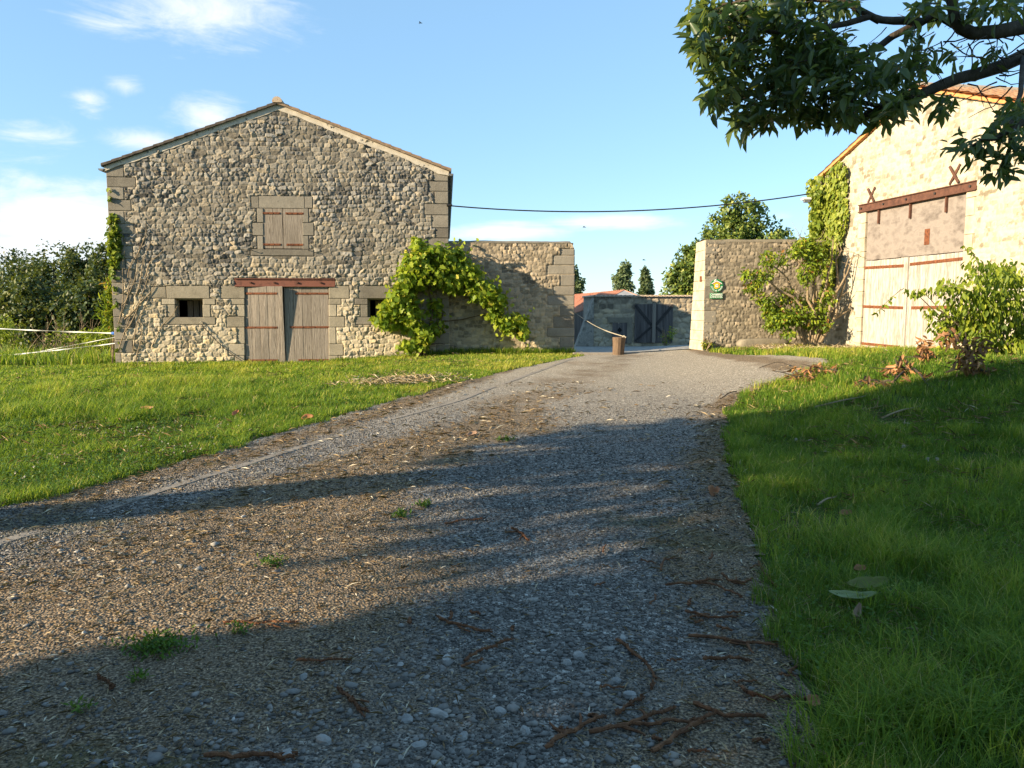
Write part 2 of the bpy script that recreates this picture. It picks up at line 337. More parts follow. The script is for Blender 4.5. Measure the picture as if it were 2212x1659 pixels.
def rubble(U, Vv, seed, cw, ch, amp, jv=.22, facet=1.0):
    """coursed rubble: height, stone mask, per stone value"""
    x = U / cw + (fbm(U * 1.3, Vv * 1.3, seed + 5, 3) - .5) * 1.0; y = Vv / ch + (fbm(U * .7, Vv * .7, seed + 9, 3) - .5) * .9 + (fbm(U * 3, Vv * 3, seed + 8, 2) - .5) * .35
    j0 = np.floor(y).astype(np.int64); best = np.full(U.shape, 9.0); sec = best.copy(); rn = np.zeros(U.shape); tx = np.zeros(U.shape); ty = tx.copy()
    for dj in (-1, 0, 1):
        j = j0 + dj; shift = hsh(j, j * 0 + 77, seed); wsc = .7 + .7 * hsh(j, j * 0 + 13, seed); xs = x / wsc + shift
        i0 = np.floor(xs).astype(np.int64)
        for di in (-1, 0, 1):
            i = i0 + di; a = hsh(i, j, seed + 1); b = hsh(i, j, seed + 2)
            px = (i + .5 + (a - .5) * .8); py = (j + .5 + (b - .5) * jv)
            ex = (xs - px) * wsc; ey = y - py; d = (np.abs(ex) ** 2.6 + np.abs(ey * 1.15) ** 2.6) ** (1 / 2.6)
            d = d * (.85 + .35 * hsh(i, j, seed + 6))
            m = d < best; sec = np.where(m, best, np.minimum(sec, d)); 
            rn = np.where(m, hsh(i, j, seed + 3), rn); tx = np.where(m, ex, tx); ty = np.where(m, ey, ty); best = np.where(m, d, best)
    e = sec - best; mask = sm(.045, .125, e); dome = sm(.03, .30, e) ** .6
    g1 = hsh((rn * 9999), (rn * 777), 5) - .5; g2 = hsh((rn * 8888), (rn * 555), 6) - .5
    h = mask * (.5 + .5 * dome * (.2 + .8 * rn)) + mask * facet * (tx * g1 + ty * g2) * 1.1
    rough = (fbm(U * 14, Vv * 14, seed + 20, 3) - .5)
    rid = np.abs(fbm(U * 9, Vv * 9, seed + 30, 2) - .5) * 2
    h = h + rough * (.22 + .5 * mask) + (rid - .3) * .35 * mask
    x2 = U / (cw * .36) + fbm(U * 6, Vv * 6, seed + 50, 2) * 1.5; y2 = Vv / (ch * .5) + fbm(U * 6, Vv * 6, seed + 51, 2) * 1.5; bi = np.full(U.shape, 9.0); fh = np.zeros(U.shape)
    for dj in (-1, 0, 1):
        for di in (-1, 0, 1):
            i = np.floor(x2) + di; j = np.floor(y2) + dj; ex = x2 - (i + .1 + .8 * hsh(i, j, seed + 52)); ey = y2 - (j + .1 + .8 * hsh(i, j, seed + 53)); d = ex * ex + ey * ey; m = d < bi
            fh = np.where(m, (hsh(i, j, seed + 54) - .5) * .55 + ex * (hsh(i, j, seed + 55) - .5) * 1.3 + ey * (hsh(i, j, seed + 56) - .5) * 1.3, fh); bi = np.where(m, d, bi)
    h = h + fh * .36 * mask
    buried = sm(.38, .58, fbm(U * 1.7, Vv * 1.7, seed + 40, 3))           # patches where the mortar covers the stones
    h = h * (1 - .45 * buried) + .18 * buried; mask = mask * (1 - .35 * buried)
    return h * amp, mask, np.clip(rn + .0 * h, 0, 1)
def wall_mesh(fr, u0, u1, v0, v1, step, keep, flat, seed, cw, ch, amp, wout=0.0, facet=1.0, extra=None):
    nu = int((u1 - u0) / step) + 1; nv = int((v1 - v0) / step) + 1
    u = np.linspace(u0, u1, nu); v = np.linspace(v0, v1, nv); U, Vv = np.meshgrid(u, v)
    h, mk, rn = rubble(U, Vv, seed, cw, ch, amp, facet=facet)
    fl = np.ones(U.shape)
    for a, b, c, d in flat: fl *= 1 - (sm(a - .03, a, U) * (1 - sm(b, b + .03, U)) * sm(c - .03, c, Vv) * (1 - sm(d, d + .03, Vv)))
    h = np.where(fl < 1, h * fl - .015 * (1 - fl), h)
    P = fr.T(U, Vv, h + wout + (extra(U, Vv) if extra else 0)).reshape(-1, 3)
    I = np.arange(nu * nv).reshape(nv, nu); F = np.stack([I[:-1, :-1], I[:-1, 1:], I[1:, 1:], I[1:, :-1]], -1)
    k = keep((U[:-1, :-1] + U[1:, 1:]) / 2, (Vv[:-1, :-1] + Vv[1:, 1:]) / 2)
    F = F[k].reshape(-1, 4); used = np.unique(F); re = np.full(len(P), -1); re[used] = np.arange(len(used))
    return nmesh(P[used], re[F], {'rnd': rn.ravel()[used], 'stone': mk.ravel()[used]}, True)
def slab_attr(o, r=None):            # per-board value for wood meshes built from boxes of eight points
    me = o.data; n = len(me.vertices); a = me.attributes.new('rnd', 'FLOAT', 'POINT')
    k = np.repeat(rng.random(n // 8 + 1), 8)[:n]; a.data.foreach_set('value', k.astype(np.float32)); return o

# ================================================================== LIGHT
az = np.array([-.898, -.44]); EL = R(17.5)
SUN = np.array([az[0] * math.cos(EL), az[1] * math.cos(EL), math.sin(EL)])
sl = bpy.data.lights.new('sun', 'SUN'); sl.energy = 4.9; sl.angle = R(.53); sl.color = (1, .80, .54)
so = bpy.data.objects.new('sun', sl); COL.objects.link(so); so.rotation_euler = Vector(-SUN).to_track_quat('-Z', 'Y').to_euler(); so.location = (-20, -10, 20)
W = bpy.data.worlds.new('World'); S.world = W; W.use_nodes = True; t = NT(W.node_tree); t.n.clear()
sky = t.node('ShaderNodeTexSky', sky_type='NISHITA'); sky.sun_disc = False; sky.sun_elevation = EL; sky.sun_rotation = math.atan2(az[0], az[1]) % (2 * math.pi)
sky.air_density = 1.0; sky.dust_density = .25; sky.ozone_density = 3.5; sky.altitude = 50
g = t.node('ShaderNodeTexCoord').outputs['Generated']; sx = t.node('ShaderNodeSeparateXYZ', {0: g})
az_ = t.math('ARCTAN2', sx.outputs[0], sx.outputs[1]); el_ = t.math('ARCSINE', sx.outputs[2])
cv = t.node('ShaderNodeCombineXYZ', {0: az_, 1: el_, 2: 0.0}).outputs[0]
n1 = t.noise(t.scale(cv, (6, 24, 1)), 1.0, 8, .66, 1.2); n2 = t.noise(t.scale(cv, (22, 42, 1)), 1.0, 5, .6, .3)
nn = t.math('ADD', t.math('MULTIPLY', n1, .7), t.math('MULTIPLY', n2, .3))
def blob(x, y, rx, ry, k=1.0):
    r = ray(x, y); a = math.atan2(r[0], r[1]); e = math.asin(r[2] / np.linalg.norm(r))
    dx = t.math('DIVIDE', t.math('SUBTRACT', az_, a), rx / 1661.0); dy = t.math('DIVIDE', t.math('SUBTRACT', el_, e), ry / 1661.0)
    d = t.math('SQRT', t.math('ADD', t.math('MULTIPLY', dx, dx), t.math('MULTIPLY', dy, dy)))
    return t.math('MULTIPLY', t.math('SUBTRACT', 1.0, d, clamp=True), k)
mask = None
for b in [(430, 25, 330, 95, 1.0), (250, 55, 150, 45, .8), (272, 186, 60, 30, .9), (190, 215, 60, 35, .9), (200, 240, 40, 25, .7), (455, 252, 130, 60, 1.15), (320, 305, 130, 38, 1.1), (60, 290, 130, 40, .8), (60, 345, 130, 30, .6), (80, 400, 160, 55, .9), (150, 490, 280, 130, 1.6), (20, 540, 260, 90, 1.3), (1090, 500, 200, 36, 1.4), (1330, 480, 240, 28, 1.35), (1130, 545, 160, 18, .4), (1290, 560, 200, 30, .35), (1690, 470, 120, 26, .4), (-500, 300, 500, 200, 1.0), (2900, 300, 500, 160, .8)]:
    q = blob(*b); mask = q if mask is None else t.math('MAXIMUM', mask, q)
dens = t.node('ShaderNodeMapRange', {0: t.math('ADD', t.math('MULTIPLY', mask, .72), t.math('MULTIPLY', nn, 1.5)), 1: .92, 2: 1.62}, interpolation_type='SMOOTHSTEP').outputs[0]
dens = t.math('MULTIPLY', dens, t.node('ShaderNodeMapRange', {0: mask, 1: 0.0, 2: .12}).outputs[0])
CLOUD = (3.7, 3.85, 4.0)
skyc = t.mix(.5, sky.outputs[0], (1.3, 2.3, 3.2))
col = t.mix(t.math('MULTIPLY', dens, .92), skyc, CLOUD)
bg = t.node('ShaderNodeBackground', {'Color': col, 'Strength': .107}); ow = t.node('ShaderNodeOutputWorld'); t.l.new(bg.outputs[0], ow.inputs[0])
S.view_settings.view_transform = 'Standard'; S.view_settings.look = 'None'; S.view_settings.gamma = 1; S.view_settings.use_curve_mapping = False
S.view_settings.exposure = 1.5

# ================================================================== GROUND
xs = np.concatenate([-np.geomspace(1500, 30, 16)[:-1], np.linspace(-30, 30, 241), np.geomspace(30, 1500, 16)[1:]])
ys = np.concatenate([-np.geomspace(1500, 6, 12)[:-1], np.linspace(-6, 50, 225), np.geomspace(50, 3000, 20)[1:]])
def sheet(xs, ys, dz, keep=None, attrs=None):
    X, Y = np.meshgrid(xs, ys); P = np.stack([X, Y, gz(X, Y) + dz], -1).reshape(-1, 3)
    nx, ny = len(xs), len(ys); I = np.arange(nx * ny).reshape(ny, nx); F = np.stack([I[:-1, :-1], I[:-1, 1:], I[1:, 1:], I[1:, :-1]], -1)
    F = F[keep((X[:-1, :-1] + X[1:, 1:]) / 2, (Y[:-1, :-1] + Y[1:, 1:]) / 2)] if keep else F.reshape(-1, 4)
    a = {k: f(P[:, 0], P[:, 1]) for k, f in (attrs or {}).items()}
    return nmesh(P, F, a, True)
m, t = newmat('lawn_soil'); v = t.coord()
n = t.noise(v, 1.3, 5, .6); nf = t.noise(v, 30, 4, .6)
c = t.ramp(t.math('ADD', t.math('MULTIPLY', n, .6), t.math('MULTIPLY', nf, .4)), [(.3, (.025, .04, .01)), (.5, (.055, .085, .016)), (.7, (.10, .115, .03))])
finish(t, c, .95, nf, .8, .03, .1); M['soil'] = m
tag(link('ground', sheet(xs, ys, 0), M['soil']), kind='structure')

LAWN_L = [gp(*p)[:2] for p in [(-700, 1270), (-300, 1180), (0, 1098), (100, 1078), (200, 1052), (300, 1030), (400, 998), (520, 962), (640, 925), (720, 905), (800, 880), (900, 852), (980, 830), (1100, 801), (1190, 783), (1262, 769)]]
LAWN_R = [gp(*p)[:2] for p in [(1880, 1950), (1800, 1740), (1760, 1600), (1735, 1500), (1705, 1380), (1670, 1290), (1640, 1200), (1622, 1140), (1605, 1090), (1585, 1040), (1570, 1000), (1562, 940), (1572, 890), (1605, 852), (1690, 822), (1770, 802), (1797, 788), (1780, 776), (1700, 769), (1560, 764)]]
DRIVE = [tuple(p) for p in LAWN_L] + [(2.05, 22.6), (5.35, 22.6)] + [tuple(p) for p in LAWN_R[::-1]] + [(1.6, -3), (-9, -3)]
def driveway_side(X, Y): return X + 3.52 - .31 * (Y - 5.15)
def litter_f(X, Y):
    s = driveway_side(X, Y); nz = fbm(X * .8, Y * .8, 31, 4)
    cs = np.interp(Y, [2, 4.5, 6.5, 9], [1.9, 1.7, 1.35, 1.5]); hw = np.interp(Y, [2, 4.5, 6.5, 9], [1.9, 1.5, .8, .75]); a = np.exp(-np.abs((s - cs - (nz - .5) * 1.6) / hw) ** 3) * (1 - .65 * sm(9, 14, Y))
    a = np.maximum(a, .85 * np.exp(-((s + .42) / .3) ** 2))
    lr = np.interp(Y, [p[1] for p in LAWN_R[:16]], [p[0] for p in LAWN_R[:16]])
    b = np.exp(-((X - lr) / np.interp(Y, [2, 5, 9], [.75, .6, .4])) ** 2)
    p = sm(.34, .60, fbm(X * 1.5 + Y * .5, Y * 1.3, 37, 4)); return np.clip(np.maximum(a, b * .95) * (.35 + .55 * nz + .55 * p), 0, 1)
def moss_f(X, Y):
    return np.clip(sm(.5, .72, fbm(X * .9 + 4, Y * .9, 53, 4)) * (1 - sm(5, 8, Y)), 0, 1)
m, t = newmat('gravel_drive'); v = t.coord()
vr = t.node('ShaderNodeTexVoronoi', {'Vector': v, 'Scale': 62.0}); vr2 = t.node('ShaderNodeTexVoronoi', {'Vector': v, 'Scale': 27.0})
n = t.noise(v, 2.2, 6, .65); nf = t.noise(v, 75, 3, .6); nl = t.noise(v, .55, 4, .6)
gr = t.node('ShaderNodeSeparateColor', {0: vr.outputs['Color']}).outputs[0]; gr2 = t.node('ShaderNodeSeparateColor', {0: vr2.outputs['Color']}).outputs[1]
gcol = t.ramp(t.math('ADD', t.math('MULTIPLY', gr, .7), t.math('MULTIPLY', gr2, .3)), [(.1, (.05, .046, .041)), (.45, (.15, .139, .122)), (.75, (.26, .243, .213)), (.95, (.44, .42, .37))])
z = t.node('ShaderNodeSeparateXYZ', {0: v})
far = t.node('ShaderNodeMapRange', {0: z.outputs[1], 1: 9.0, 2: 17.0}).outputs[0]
gcol = t.mix(t.math('MULTIPLY', far, .85), gcol, t.ramp(gr, [(.0, (.20, .17, .125)), (.5, (.32, .275, .205)), (.85, (.42, .37, .28)), (1, (.62, .56, .45))]))  # far stretch coloured paler and warmer, sunlight put into the gravel colour
lcol = t.ramp(nf, [(.33, (.04, .03, .019)), (.5, (.165, .125, .082)), (.68, (.43, .33, .215))])
lf = t.node('ShaderNodeMapRange', {0: t.math('ADD', t.attr('litter'), t.math('SUBTRACT', t.math('MULTIPLY', n, 1.1), .6)), 1: .12, 2: .5}).outputs[0]
c = t.mix(lf, gcol, lcol)
mf = t.node('ShaderNodeMapRange', {0: t.math('ADD', t.attr('moss'), t.math('SUBTRACT', n, .6)), 1: .2, 2: .7}).outputs[0]
c = t.mix(t.math('MULTIPLY', mf, .55), c, (.075, .075, .022))
hb = t.math('SUBTRACT', t.math('MULTIPLY', nf, .5), vr.outputs['Distance'])
finish(t, c, .9, hb, .9, .012, .15); M['gravel'] = m
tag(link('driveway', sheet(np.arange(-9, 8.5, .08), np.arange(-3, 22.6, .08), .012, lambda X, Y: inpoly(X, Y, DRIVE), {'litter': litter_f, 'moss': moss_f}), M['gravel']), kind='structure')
M['yard'] = simple('courtyard_gravel', (.19, .185, .17), (.33, .32, .29), 5, .95, .8, 30)
YARD = [(1.2, 22.65), (9.4, 22.65), (16, 44), (-2, 44)]
tag(link('courtyard', sheet(np.arange(-2, 16, .25), np.arange(22.5, 44, .25), .02, lambda X, Y: inpoly(X, Y, YARD), None), M['yard']), kind='structure')

# concrete edging along the drive
K = [gp(*p) for p in [(-420, 1300), (-150, 1222), (0, 1176), (160, 1128), (330, 1068), (480, 1022), (580, 990), (700, 953), (850, 906), (1000, 864), (1100, 826), (1180, 797), (1262, 771)]]
mb = MB()
Pk = []
for a, b in zip(K[:-1], K[1:]):
    for s_ in np.linspace(0, 1, 8)[:-1]: Pk.append(a + (b - a) * s_)
Pk = np.array(Pk + [K[-1]]); Pk[:, 2] = gz(Pk[:, 0], Pk[:, 1])
d = unit(np.gradient(Pk, axis=0)); nrm = np.stack([-d[:, 1], d[:, 0], 0 * d[:, 0]], 1)
lift = np.clip(.020 + .03 * (fbm(Pk[:, 0] * .9, Pk[:, 1] * .9, 71, 2) - .42) * 2, -.006, .018)
for i in range(len(Pk) - 1):
    a, b = Pk[i], Pk[i + 1]; q = .985
    A = [a + nrm[i] * .05, a - nrm[i] * .05, b - nrm[i + 1] * .05, b + nrm[i + 1] * .05]
    lo = [p + np.array([0, 0, -.05]) for p in A]; hi = [A[0] + [0, 0, lift[i]], A[1] + [0, 0, lift[i]], A[2] + [0, 0, lift[i + 1]], A[3] + [0, 0, lift[i + 1]]]
    mb.add(lo + hi, [(4, 5, 6, 7), (0, 1, 5, 4), (2, 3, 7, 6), (1, 2, 6, 5), (3, 0, 4, 7)])
tag(mb.build('kerb_edging', M['concrete']), kind='structure')
mb = MB(); mb.tbox(Frame((1.75, 22.0), 2).T, 0, 3.75, .1, float(gz(3.5, 22)) + .035, -.12, .12)
tag(mb.build('gate_threshold', M['concrete'], bevel=.015), kind='structure')

# ================================================================== STONE BARN
BF = Frame((-11.03, 21.35), 4.9)
bx = BF.px
U1 = bx(968, 362)[0]; EAVE = bx(238, 358)[1]; APU, APV = bx(604, 226); APU = U1 / 2
def roofline(u): return EAVE + (APV - EAVE) * (1 - np.abs(np.asarray(u) - APU) / APU)
barn = empty('stone_barn', (-6.4, 21.75, 0), 'big grey rubble stone barn with a tiled gable roof and closed wooden doors', 'barn')
def bb(x0, y0, x1, y1):              # rectangle on the facade from two photograph corners
    a = bx(x0, y1); b = bx(x1, y0); return (a[0], b[0], a[1], b[1])
D_ALL = bb(529, 618, 710, 789); WL = bb(378.5, 645, 438, 685); WR = bb(794.6, 645, 856, 685); HT = bb(569.4, 450, 654, 539)
D_ALL = (D_ALL[0], D_ALL[1], -.3, D_ALL[3])
surr = {'door': [], 'left': [], 'right': [], 'hatch': []}
for y0, y1, k in [(618, 645, 50), (645, 658, 28), (658, 684, 16), (684, 707, 38), (707, 743, 14), (743, 768, 34), (768, 792, 20)]:
    surr['door'].append(bb(528.6 - k, y0, 528.6, y1)); surr['door'].append(bb(710.4, y0, 710.4 + k * .8 + 4, y1))
for nm, xo in (('left', 378.5), ('right', 794.6)):
    w = 60
    surr[nm] += [bb(xo - 18, 618, xo + w + 14, 645), bb(xo - 28, 645, xo, 658), bb(xo - 15, 658, xo, 685), bb(xo + w, 645, xo + w + 27, 658), bb(xo + w, 658, xo + w + 16, 685), bb(xo - 25, 685, xo + w + 27, 701)]
surr['left'] += [bb(328, 620, 359, 644)]
surr['hatch'] += [bb(544, 424.5, 559.5, 450), bb(560, 424.5, 658, 450), bb(658.6, 424.5, 675, 450), bb(556, 450, 569, 481), bb(546, 481.5, 569, 509), bb(557, 509.5, 569, 539), bb(654, 450, 666.5, 481), bb(654, 481.5, 678, 509), bb(654, 509.5, 667, 539), bb(542, 539, 678, 552.5)]
quL, quR = [], []
yy = 357.0; k = 0
hts = [26, 22, 27, 24, 28, 22, 26, 27, 24, 28, 25, 22, 27, 24, 26, 28, 25, 27]
for hgt in hts:
    if yy > 788: break
    w = (27, 52, 30, 48)[k % 4] + rng.uniform(-4, 4)
    a = bx(242 + (yy - 357) * .05, yy + hgt - .8); b = bx(242, yy); quL.append((0.0, bx(240 + w, yy + hgt)[0], a[1], b[1]))
    w2 = (24, 40, 22, 44, 30)[k % 5] + rng.uniform(-4, 4)
    a = bx(964 - w2, yy + hgt + 8.2); b = bx(964, yy + 9); quR.append((a[0], U1, a[1], b[1])); yy += hgt; k += 1
BEAM = bb(507.5, 602.5, 723.5, 618.8)
flat = [q for l in surr.values() for q in l] + quL + quR + [BEAM]
def hole(u, v, r): return (u > r[0]) & (u < r[1]) & (v > r[2]) & (v < r[3])
keep = lambda u, v: (v < roofline(u) - .02) & ~hole(u, v, D_ALL) & ~hole(u, v, WL) & ~hole(u, v, WR) & ~hole(u, v, HT)
me = wall_mesh(BF, 0, U1, -.4, APV, .0175, keep, flat, 11, .195, .118, .046, facet=1.6)
link('front_wall', me, M['rubble'], barn)
BL = 20.0
mb = MB(); T = BF.T                   # side, back walls (front face is the rubble mesh)
mb.tbox(T, 0, .5, -.8, EAVE - .02, -BL, -.03); mb.tbox(T, U1 - .5, U1, -.8, EAVE - .02, -BL, -.03)
mb.prism([T(.5, -.8, -BL), T(U1 - .5, -.8, -BL), T(U1 - .5, EAVE - .02, -BL), T(APU, APV - .05, -BL), T(.5, EAVE - .02, -BL)], [T(.5, -.8, -BL + .4), T(U1 - .5, -.8, -BL + .4), T(U1 - .5, EAVE - .02, -BL + .4), T(APU, APV - .05, -BL + .4), T(.5, EAVE - .02, -BL + .4)])
mb.build('wall', M['far_stone'], barn)
mb = MB(); mb.tbox(T, .5, U1 - .5, 0.05, 6.0, -3.0, -2.9); mb.build('dark_backing', M['painted_dark'], barn)  # black sheet standing in for the shade inside the barn
def stones(rects, w0, w1, gap=.005, jit=.006):
    mb = MB()
    for a, b, c, d in rects: mb.tbox(T, a + gap, b - gap, c + gap, d - gap, w0, w1 + rng.uniform(-jit, jit))
    return mb
slab_attr(stones(quL, -.3, .012).build('corner_stones', M['dressed'], barn, bevel=.012))
slab_attr(stones(quR, -.3, .012).build('corner_stones', M['dressed'], barn, bevel=.012))
for k_ in (0, 1): slab_attr(stones(surr['door'][k_::2], -.25, .018).build('door_surround', M['dressed_warm'], barn, bevel=.012))
slab_attr(stones(surr['hatch'], -.25, .026).build('hatch_surround', M['dressed'], barn, bevel=.01))
for nm, r in (('left', WL), ('right', WR)):
    sw = slab_attr(stones(surr[nm], -.3, .024).build('window_surround', M['dressed_warm'] if nm == 'left' else M['dressed'], barn, bevel=.01))
    mb = MB(); n = 3 if nm == 'left' else 2
    for i in range(n):
        a = r[0] + (r[1] - r[0]) * (.2 + .6 * i / n); mb.tbox(T, a, a + (r[1] - r[0]) * .6 / n - .01, r[2] - .05, r[3] + (.05 if i else -.06), -.62 - .05 * i, -.585 - .05 * i)
    slab_attr(mb.build('inner_board', M['inner_wood'], sw))
    mb = MB()
    mb.tbox(T, r[0] + .002, r[0] + .05, r[2], r[3], -.22, -.15); mb.tbox(T, r[1] - .05, r[1] - .002, r[2], r[3], -.22, -.15)
    mb.tbox(T, r[0] + .05, r[1] - .05, r[3] - .04, r[3] - .001, -.22, -.15); mb.build('window_frame', M['inner_wood'], sw)
mb = MB(); mb.tbox(T, BEAM[0], BEAM[1], BEAM[2], BEAM[3], -.2, .012)
mb.tbox(T, BEAM[0], BEAM[1], BEAM[3] - .018, BEAM[3] + .004, -.2, .05); mb.tbox(T, BEAM[0], BEAM[1], BEAM[2] - .004, BEAM[2] + .018, -.2, .05)
lin = mb.build('door_lintel_beam', M['rust_beam'], barn, bevel=.004)
for fx in (.155, .39, .62, .855):
    mb = MB(); u = BEAM[0] + (BEAM[1] - BEAM[0]) * fx; v = (BEAM[2] + BEAM[3]) / 2; mb.tube([T(u, v, .0), T(u, v, .055)], .026, 6); mb.build('bolt', M['rust_dark'], lin)
# planked leaves
def leaf(name, fr, u0, u1, v0, v1, w0, n, mat, parent, tilt=lambda u, v: 0.0, th=.045, rag=.0):
    mb = MB()
    TT = lambda u, v, w: fr.T(u, v, w + tilt(u, v))
    for i in range(n):
        a = u0 + (u1 - u0) * i / n; b = u0 + (u1 - u0) * (i + 1) / n; d_ = rng.uniform(-.004, .004)
        mb.tbox(TT, a + .003, b - .003, v0 + rng.uniform(0, rag), v1 - rng.uniform(0, rag * .4), w0 - th, w0 + d_)
    return slab_attr(mb.build(name, mat, parent, bevel=.003)), TT
def strap(TT, u0, u1, v, w, parent, mat, hh=.028, name='strap_hinge', v2=None):
    v2 = v if v2 is None else v2
    mb = MB(); mb.hexa([TT(u0, v - hh, w + .012), TT(u1, v2 - hh, w + .012), TT(u1, v2 - hh, w), TT(u0, v - hh, w), TT(u0, v + hh, w + .012), TT(u1, v2 + hh, w + .012), TT(u1, v2 + hh, w), TT(u0, v + hh, w)])
    for f in (.08, .33, .62, .92):
        u = u0 + (u1 - u0) * f; vv = v + (v2 - v) * f; mb.tbox(TT, u - .012, u + .012, vv - .012, vv + .012, w + .011, w + .022)
    return mb.build(name, mat, parent, bevel=.003)
mid = bx(612.5, 700)[0]; vb = .0; vt = D_ALL[3] - .012
Lt = lambda u, v: .14 * np.clip((u - D_ALL[0]) / (mid - D_ALL[0]), 0, 1) * np.clip(v / 2.2, 0, 1)
lf_, TL = leaf('door_leaf', BF, D_ALL[0] + .01, mid + .02, vb, vt, -.03, 5, M['door_wood'], barn, Lt)
mb = MB(); mb.tbox(TL, mid - .075, mid + .018, vb + .02, vt - .01, -.029, -.012); slab_attr(mb.build('edge_batten', M['door_wood'], lf_, bevel=.003))
for y in (634, 707.4, 778.4): strap(TL, D_ALL[0] - .01, bx(600, y)[0], bx(560, y)[1], -.027, lf_, M['rust'])
rf_, TR = leaf('door_leaf', BF, mid + .03, D_ALL[1] - .01, vb, vt, -.035, 5, M['door_wood'], barn)
for y, xa in ((634, 637), (706.8, 626), (777.8, 644)): strap(TR, bx(xa, y)[0], D_ALL[1] + .01, bx(680, y)[1], -.032, rf_, M['rust'])
hm = (HT[0] + HT[1]) / 2 - .005
for a, b, s0, s1 in ((HT[0] + .006, hm - .005, -.02, .30), (hm + .005, HT[1] - .006, .10, .39)):
    sh, TT = leaf('hatch_shutter', BF, a, b, HT[2] + .03, HT[3] - .01, .01, 1 if a > hm else 2, M['door_wood'], barn)
    for y in (461, 528.5):
        v = bx(610, y)[1]
        strap(TT, (a - .03 if a < hm else a + .08), (b - .06 if a < hm else b + .03), v, .014, sh, M['rust'])
for x in (545, 668):
    u, v = bx(x, 541); mb = MB(); mb.tube([T(u, v, -.02), T(u, v, .13), T(u + .01, v + .035, .14)], .011, 5); mb.build('shutter_hook', M['iron'], barn)
# roof: verge mortar, tile edges, slopes, ridge
SL = (APV - EAVE) / APU; nl = math.hypot(1, SL)
mb = MB()
for sgn in (-1, 1):
    n = 46
    for i in range(n):
        ua = APU + sgn * (APU + .02) * i / n; ub = APU + sgn * (APU + .02) * (i + 1) / n
        da = .155 + .05 * (float(fbm(ua * 3, 1.0, 88, 3)) - .5) * 2; db = .155 + .05 * (float(fbm(ub * 3, 1.0, 88, 3)) - .5) * 2
        p = [(ua, roofline(ua) - da), (ub, roofline(ub) - db), (ub, roofline(ub)), (ua, roofline(ua))]
        mb.tquad(T, p if sgn > 0 else [p[1], p[0], p[3], p[2]], -.25, .045)
mb.build('verge_mortar', M['plaster'], barn)
roof = MB()
for sgn in (-1, 1):
    a0 = (APU, APV + .002); e0 = (APU + sgn * (APU + .075), EAVE - .13 * SL + .002)
    A = [a0, e0, (e0[0], e0[1] + .05), (a0[0], a0[1] + .05)]
    roof.prism([T(u, v, .10) for u, v in A], [T(u, v, -BL - .1) for u, v in A])
ro = roof.build('roof', M['tile_dark'], barn)
for sgn in (-1, 1):                   # courses of canal tiles, front row shows on the verge
    mb = MB(); n = 17; Ln = (APU + .075)
    for rw in range(8):
        for i in range(n):
            a = APU + sgn * Ln * (i + 1.06) / n; b = APU + sgn * Ln * i / n
            w = .115 - rw * .21 if rw else .115
            for kk in range(5):
                t0 = math.pi * kk / 5; t1 = math.pi * (kk + 1) / 5; r_ = .06
                f = lambda u, tt, lift: T(u, EAVE + (APV - EAVE) * (1 - abs(u - APU) / APU) + .035 + lift + r_ * .75 * math.sin(tt), w - .085 + r_ * math.cos(tt))
                mb.add([f(a, t0, .022), f(b, t0, 0), f(b, t1, 0), f(a, t1, .022)], [(0, 1, 2, 3)])
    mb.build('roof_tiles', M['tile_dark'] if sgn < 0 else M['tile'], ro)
    mb = MB(); n = 17
    for i in range(n):
        a = APU + sgn * Ln * (i + 1.0) / n; b = APU + sgn * Ln * i / n
        for (v0_, v1_) in [(-.01, .045)]:
            q = lambda u, dv: (u, EAVE + (APV - EAVE) * (1 - abs(u - APU) / APU) + dv)
            p = [q(a, v0_ + .012), q(b, v0_), q(b, v1_), q(a, v1_ + .012)]
            mb.tquad(T, p if sgn < 0 else [p[1], p[0], p[3], p[2]], .06, .125)
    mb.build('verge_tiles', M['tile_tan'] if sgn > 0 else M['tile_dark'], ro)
mb = MB(); rr = .13
out = [(APU + rr * math.cos(a), APV + .055 + rr * .95 * math.sin(a)) for a in np.linspace(-.25, math.pi + .25, 12)]
mb.prism([T(u, v, .16) for u, v in out], [T(u, v, -BL) for u, v in out]); mb.build('ridge_tile', M['tile_old'], ro)
for sgn in (-1, 1):
    uu = -.10 if sgn < 0 else U1 + .075
    mb = MB(); o_ = [(uu + .075 * math.cos(a), EAVE - .085 + .07 * math.sin(a)) for a in np.linspace(math.pi, 2 * math.pi, 9)]
    o2 = [(uu + .066 * math.cos(a), EAVE - .085 + .06 * math.sin(a)) for a in np.linspace(2 * math.pi, math.pi, 9)]
    mb.prism([T(u, v, .06) for u, v in o_ + o2], [T(u, v, -BL) for u, v in o_ + o2])
    mb.prism([T(u, v, .06) for u, v in o_], [T(u, v, .05) for u, v in o_])
    mb.build('gutter', M['zinc'], barn)

# rope and ring hanging below the left window
u, v = bx(436, 697); mb = MB(); ring = [T(u + .03 * math.cos(a), v + .03 * math.sin(a), .06) for a in np.linspace(0, 2 * math.pi, 10)]
mb.tube(ring, .009, 5); mb.tube([T(u, v + .03, 0), T(u, v + .03, .07)], .009, 5)
tag(mb.build('tether_ring', M['rope']), 'pale ring fixed to the barn wall under the left window', 'ring')
u2, v2 = bx(532, 783); s_ = np.linspace(0, 1, 14)
mb = MB(); mb.tube(T(u + (u2 - u) * s_, v - .03 + (v2 - v + .03) * s_ - .12 * np.sin(s_ * math.pi), .07 + .02 * np.sin(s_ * 9)), .011, 5)
tag(mb.build('rope', M['iron']), 'dark rope slanting from the wall ring down to the left barn door', 'rope')

